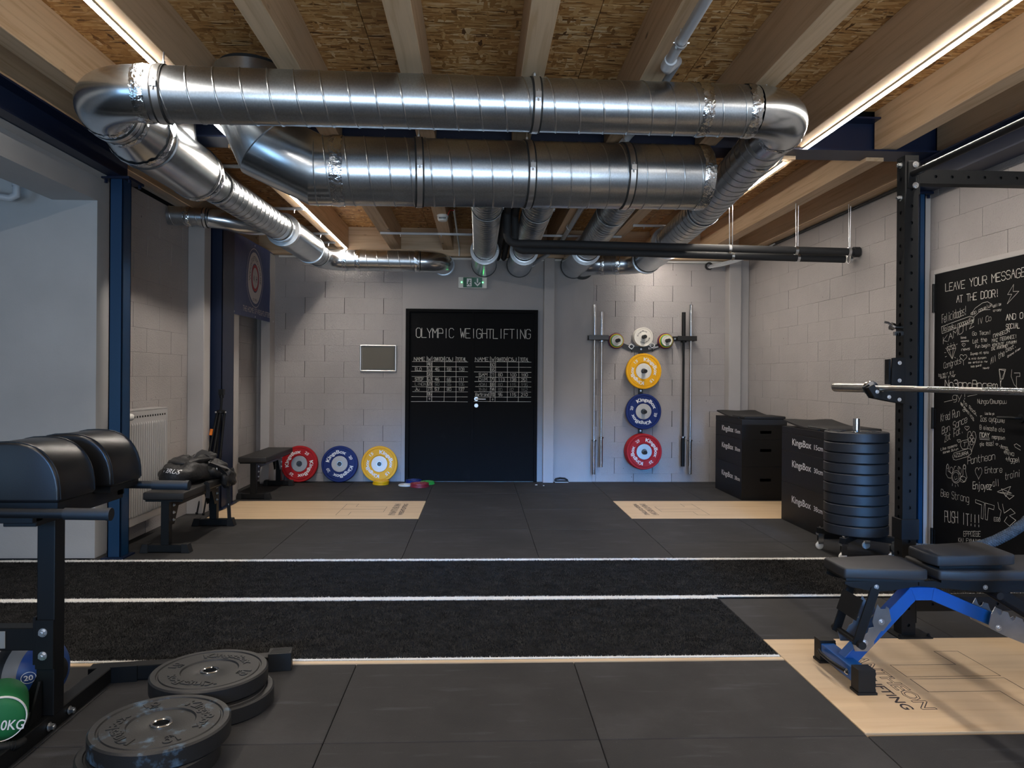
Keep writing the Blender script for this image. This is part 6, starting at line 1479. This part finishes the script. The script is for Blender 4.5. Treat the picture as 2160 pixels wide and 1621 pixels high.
# battle rope
t = T('battle_rope', 'thick grey braided rope hanging in an arc by the chalk door', 'rope', (2.9, 4.0, .4))
rp = [(2.30, 4.02, .40), (2.45, 4.02, .388), (2.57, 4.01, .385), (2.705, 4.0, .395), (2.79, 4.0, .41), (2.867, 4.0, .437), (2.95, 4.0, .478), (3.029, 4.0, .53), (3.12, 4.0, .615), (3.20, 4.0, .74), (3.25, 4.0, .90), (3.27, 4.0, 1.10), (3.27, 4.0, 1.6)]
t.part('core', MB().tube(rp, .026, 14), M['rope'], smooth=60)
mb = MB()
P = [Vector(p) for p in rp]; cum = [0]
for i in range(1, len(P)): cum.append(cum[-1]+(P[i]-P[i-1]).length)
def at_(s):
    for i in range(1, len(P)):
        if s <= cum[i]: k = (s-cum[i-1])/(cum[i]-cum[i-1]); return P[i-1].lerp(P[i], k), (P[i]-P[i-1]).normalized()
    return P[-1], (P[-1]-P[-2]).normalized()
for dirn in (1, -1):
    for st in range(8):
        pts = []
        n = int(cum[-1]/.007)
        for i in range(n):
            s = cum[-1]*i/n; p, d = at_(s); sd = d.cross(Vector((0,1,0))).normalized(); a = dirn*s/.11*2*PI+st*PI/4
            pts.append(p+Vector((0,1,0))*math.cos(a)*.0265+sd*math.sin(a)*.0265)
        mb.tube(pts, .0030, 4, caps=False)
t.part('braid', mb, M['rope'], kind='stuff')
t.part('hook', MB().cyl((3.27, 4.0, 1.6), (3.415, 4.0, 1.62), .012, 10), M['zinc'])

# ------------------------------------------------------------------ hip and back machine in the left foreground
t = T('back_extension_bench', 'black back extension machine with two curved leather pads', 'exercise machine', (-1.62, 2.85, 0))
def curved_pad(ya, yb):
    xr = -1.425; W = .36; n = 20; prof = []
    z0_ = .880
    for k in range(n+1):
        a = PI*k/n; c = math.cos(a); s = math.sin(a)
        prof.append((xr-W/2+math.copysign(abs(c)**.80, c)*W/2, z0_+.012+.195*abs(s)**.85))
    prof = [(xr-.004, z0_)]+prof+[(xr-W+.004, z0_)]
    mb = MB().prism(prof, (0, yb, 0), (1,0,0), (0,0,1), yb-ya)
    o = t.part('pad', mb, M['vinyl'], bevel=.010, bseg=3, smooth=50)
    mb = MB()
    for y in (ya+.010, yb-.010): mb.cut().tube([(x, y, z) for x, z in [(xr-W/2+(a-(xr-W/2))*1.004, z0_+(b-z0_)*1.006) for a, b in prof[1:-1]]], .0026, 6, caps=False)
    t.part('seam', mb, M['vinyl'], parent=o, smooth=50)
    t.part('pad_base', bx((xr-W+.01, ya+.01, z0_-.022), (xr-.01, yb-.01, z0_)), M['blk'], parent=o)
    return o
curved_pad(2.60, 2.845); curved_pad(2.965, 3.225)
t.part('carriage', MB().box((-1.78, 2.58, .815), (-1.50, 2.64, .858)).box((-1.78, 3.17, .815), (-1.50, 3.23, .858)).box((-1.61, 2.60, .80), (-1.50, 3.22, .857)), M['blk'], bevel=.002)
for y in (2.55, 3.22):
    h = t.part('handle', MB().tube([(-1.95, y, .858), (-1.70, y, .858), (-1.25, y, .852)], .0165, 16), M['blk'], smooth=50)
    t.part('grip', MB().cyl((-1.378, y, .8535), (-1.230, y, .8515), .0200, 20).cyl((-1.240, y, .852), (-1.226, y, .8515), .0215, 20), M['plastic'], parent=h, smooth=40)
t.part('post', bx((-1.612, 2.80, .066), (-1.547, 2.868, .815)), M['blk'], bevel=.004, bseg=2)
t.part('cross_beam', bx((-2.6, 2.803, .305), (-1.622, 2.865, .388)), M['blk'], bevel=.003)
t.part('end_plate', bx((-1.622, 2.795, .255), (-1.612, 2.87, .43)), M['blk'], bevel=.001)
t.part('post_plate', bx((-1.612, 2.792, .24), (-1.547, 2.80, .42)), M['blk'], bevel=.001)
t.part('badge', bx((-1.80, 2.798, .315), (-1.722, 2.803, .378)), M['silver'], bevel=.001)
b = MB()
for z in (.375, .290): bolt(b, (-1.584, 2.792, z), (0,-1,0), .012, .010)
bolt(b, (-1.762, 2.798, .345), (0,-1,0), .004, .003)
t.part('bolt', b, M['zinc'], smooth=30)
b = MB()
for y in (2.79, 2.925): bolt(b, (-1.558, y, .032), (1,0,0), .012, .016)
bolt(b, (-1.553+.0, 3.30, .03), (.15,-1,0), .011, .004)
t.part('bolt', b, M['zinc'], smooth=30)
t.part('base_rail', bx((-1.622, 2.20, .002), (-1.560, 3.275, .066)), M['blk'], bevel=.003)
mb = MB().bar((-1.66, 3.276, .034), (-.86, 3.405, .034), .062, .062)
t.part('long_rail', mb, M['blk'], bevel=.003)
t.part('joint_plate', MB().bar((-1.565, 3.255, .034), (-1.46, 3.272, .034), .008, .068), M['blk'])
d = Vector((.8, .129, 0)).normalized(); p = Vector((-.86, 3.405, .040))
mb = MB().bar(p-d*.075, p+d*.025, .078, .080)
for k in range(4): mb.bar(p-d*.065+Vector((0,0,.0405))+Vector((0,.012*(k-1.5)*1.4,0)), p+d*.02+Vector((0,0,.0405))+Vector((0,.012*(k-1.5)*1.4,0)), .006, .003)
t.part('end_cap', mb, M['plastic'], bevel=.002)
t.part('gusset', MB().prism([(0, .066), (.0, .20), (.008, .20), (.075, .070), (.075, .066)], (-1.622, 2.835, 0), (-1,0,0), (0,0,1), .008).prism([(0, .066), (.0, .20), (.008, .20), (.075, .070), (.075, .066)], (-1.585, 2.79, 0), (0,-1,0), (0,0,1), .008), M['blk'])
t.part('rear_post', bx((-2.64, 2.80, .0), (-2.575, 2.868, .60)), M['blk'], bevel=.004)

# medicine ball
t = T('medicine_ball', 'blue, grey and black medicine ball marked 20 behind the machine post', 'ball', (-1.735, 3.04, .152))
c = Vector((-1.775, 3.035, .1425)); R_ = .142; ax = Vector((1, -.28, .05)).normalized()
def band(a0, a1, m, name, rr=R_):
    mb = MB(); prof = [(rr*math.sin(a), -rr*math.cos(a)) for a in [PI*(a0+(a1-a0)*k/8) for k in range(9)]]
    mb.lathe([(max(r, 0), z) for r, z in prof], 48, c, -ax); return t.part(name, mb, M[m], smooth=60)
band(0, .14, 'ball_k', 'black_cap'); band(.14, .34, 'ball_b', 'blue_panel'); band(.34, .46, 'ball_g', 'grey_band'); band(.46, .58, 'ball_k', 'black_band'); band(.58, .70, 'ball_g', 'grey_band'); band(.70, 1.0, 'ball_b', 'blue_panel')
mb = MB(); dirv = Vector((.50, -.87, .14)).normalized(); cc = c+dirv*(R_+.0006); uu = Vector((.87, .50, 0)).normalized(); vv = Vector((-.08, .12, 1)).normalized()
vs, fs = text_geo('20', 1, bold=.02); xs_ = [q[0] for q in vs]; xm = (min(xs_)+max(xs_))/2
def onball(a, b): q = (cc+uu*a*1.2+vv*b-c).normalized(); return c+q*(R_+.0008)
mb.add([onball((q[0]-xm)*.026, (q[1]-.36)*.026) for q in vs], fs)
n = 28
mb.add([onball(r*math.cos(2*PI*k/n), r*math.sin(2*PI*k/n)) for k in range(n) for r in (.0195, .0215)], [(2*k, 2*k+1, (2*k+3) % (2*n), (2*k+2) % (2*n)) for k in range(n)])
t.part('lettering', mb, M['print_w'])

# green weight bag
t = T('weight_bag', 'green canvas weight bag with a black ribbed handle at the left edge', 'bag', (-1.70, 2.60, .15))
axb = Vector((.50, -.86, 0)).normalized(); e = Vector((-1.612, 2.60, .147)); Rb = .080
u_ = axb.cross(Vector((0,0,1))).normalized()
prof = [(0, .012), (Rb*.6, .010), (Rb*.86, .004), (Rb*.97, -.008), (Rb, -.025), (Rb, -.17), (Rb*.9, -.185), (0, -.19)]
t.part('bag', MB().lathe(prof, 40, e, axb), M['bag_g'], smooth=50)
t.part('piping', MB().lathe([(Rb*.90, .0035), (Rb*.935, .0045), (Rb*.965, -.003)], 40, e+axb*.0015, axb), M['print_w'], smooth=50)
mb = MB(); rt = Vector((-axb.y, axb.x, 0)).normalized(); rt = Vector((0,0,1)).cross(axb).normalized()
text_on(mb, '10KG', e+axb*.0125-rt*.014-Vector((0,0,.030)), rt-Vector((0,0,.18)), Vector((0,0,1))+rt*.18, w=.080, h=.034, bold=.012); t.part('lettering', mb, M['print_w'])
h = t.part('handle', MB().tube([e+axb*.01+rt*(-.08)+Vector((0,0,-.045)), e+axb*.04+rt*(-.05)+Vector((0,0,-.058)), e+axb*.05+rt*(.0)+Vector((0,0,-.072)), e+axb*.035+rt*(.045)+Vector((0,0,-.085)), e+axb*.0+rt*(.065)+Vector((0,0,-.09))], .013, 12), M['plastic'], smooth=40)
mb = MB(); A_ = e+axb*.05+rt*(-.02)+Vector((0,0,-.068)); B_ = e+axb*.038+rt*(.04)+Vector((0,0,-.083))
for k in range(8): q = A_.lerp(B_, k/7); mb.cut().lathe([(.013,-.002),(.0155,0),(.013,.002)], 14, q, (B_-A_))
t.part('rib', mb, M['plastic'], parent=h)
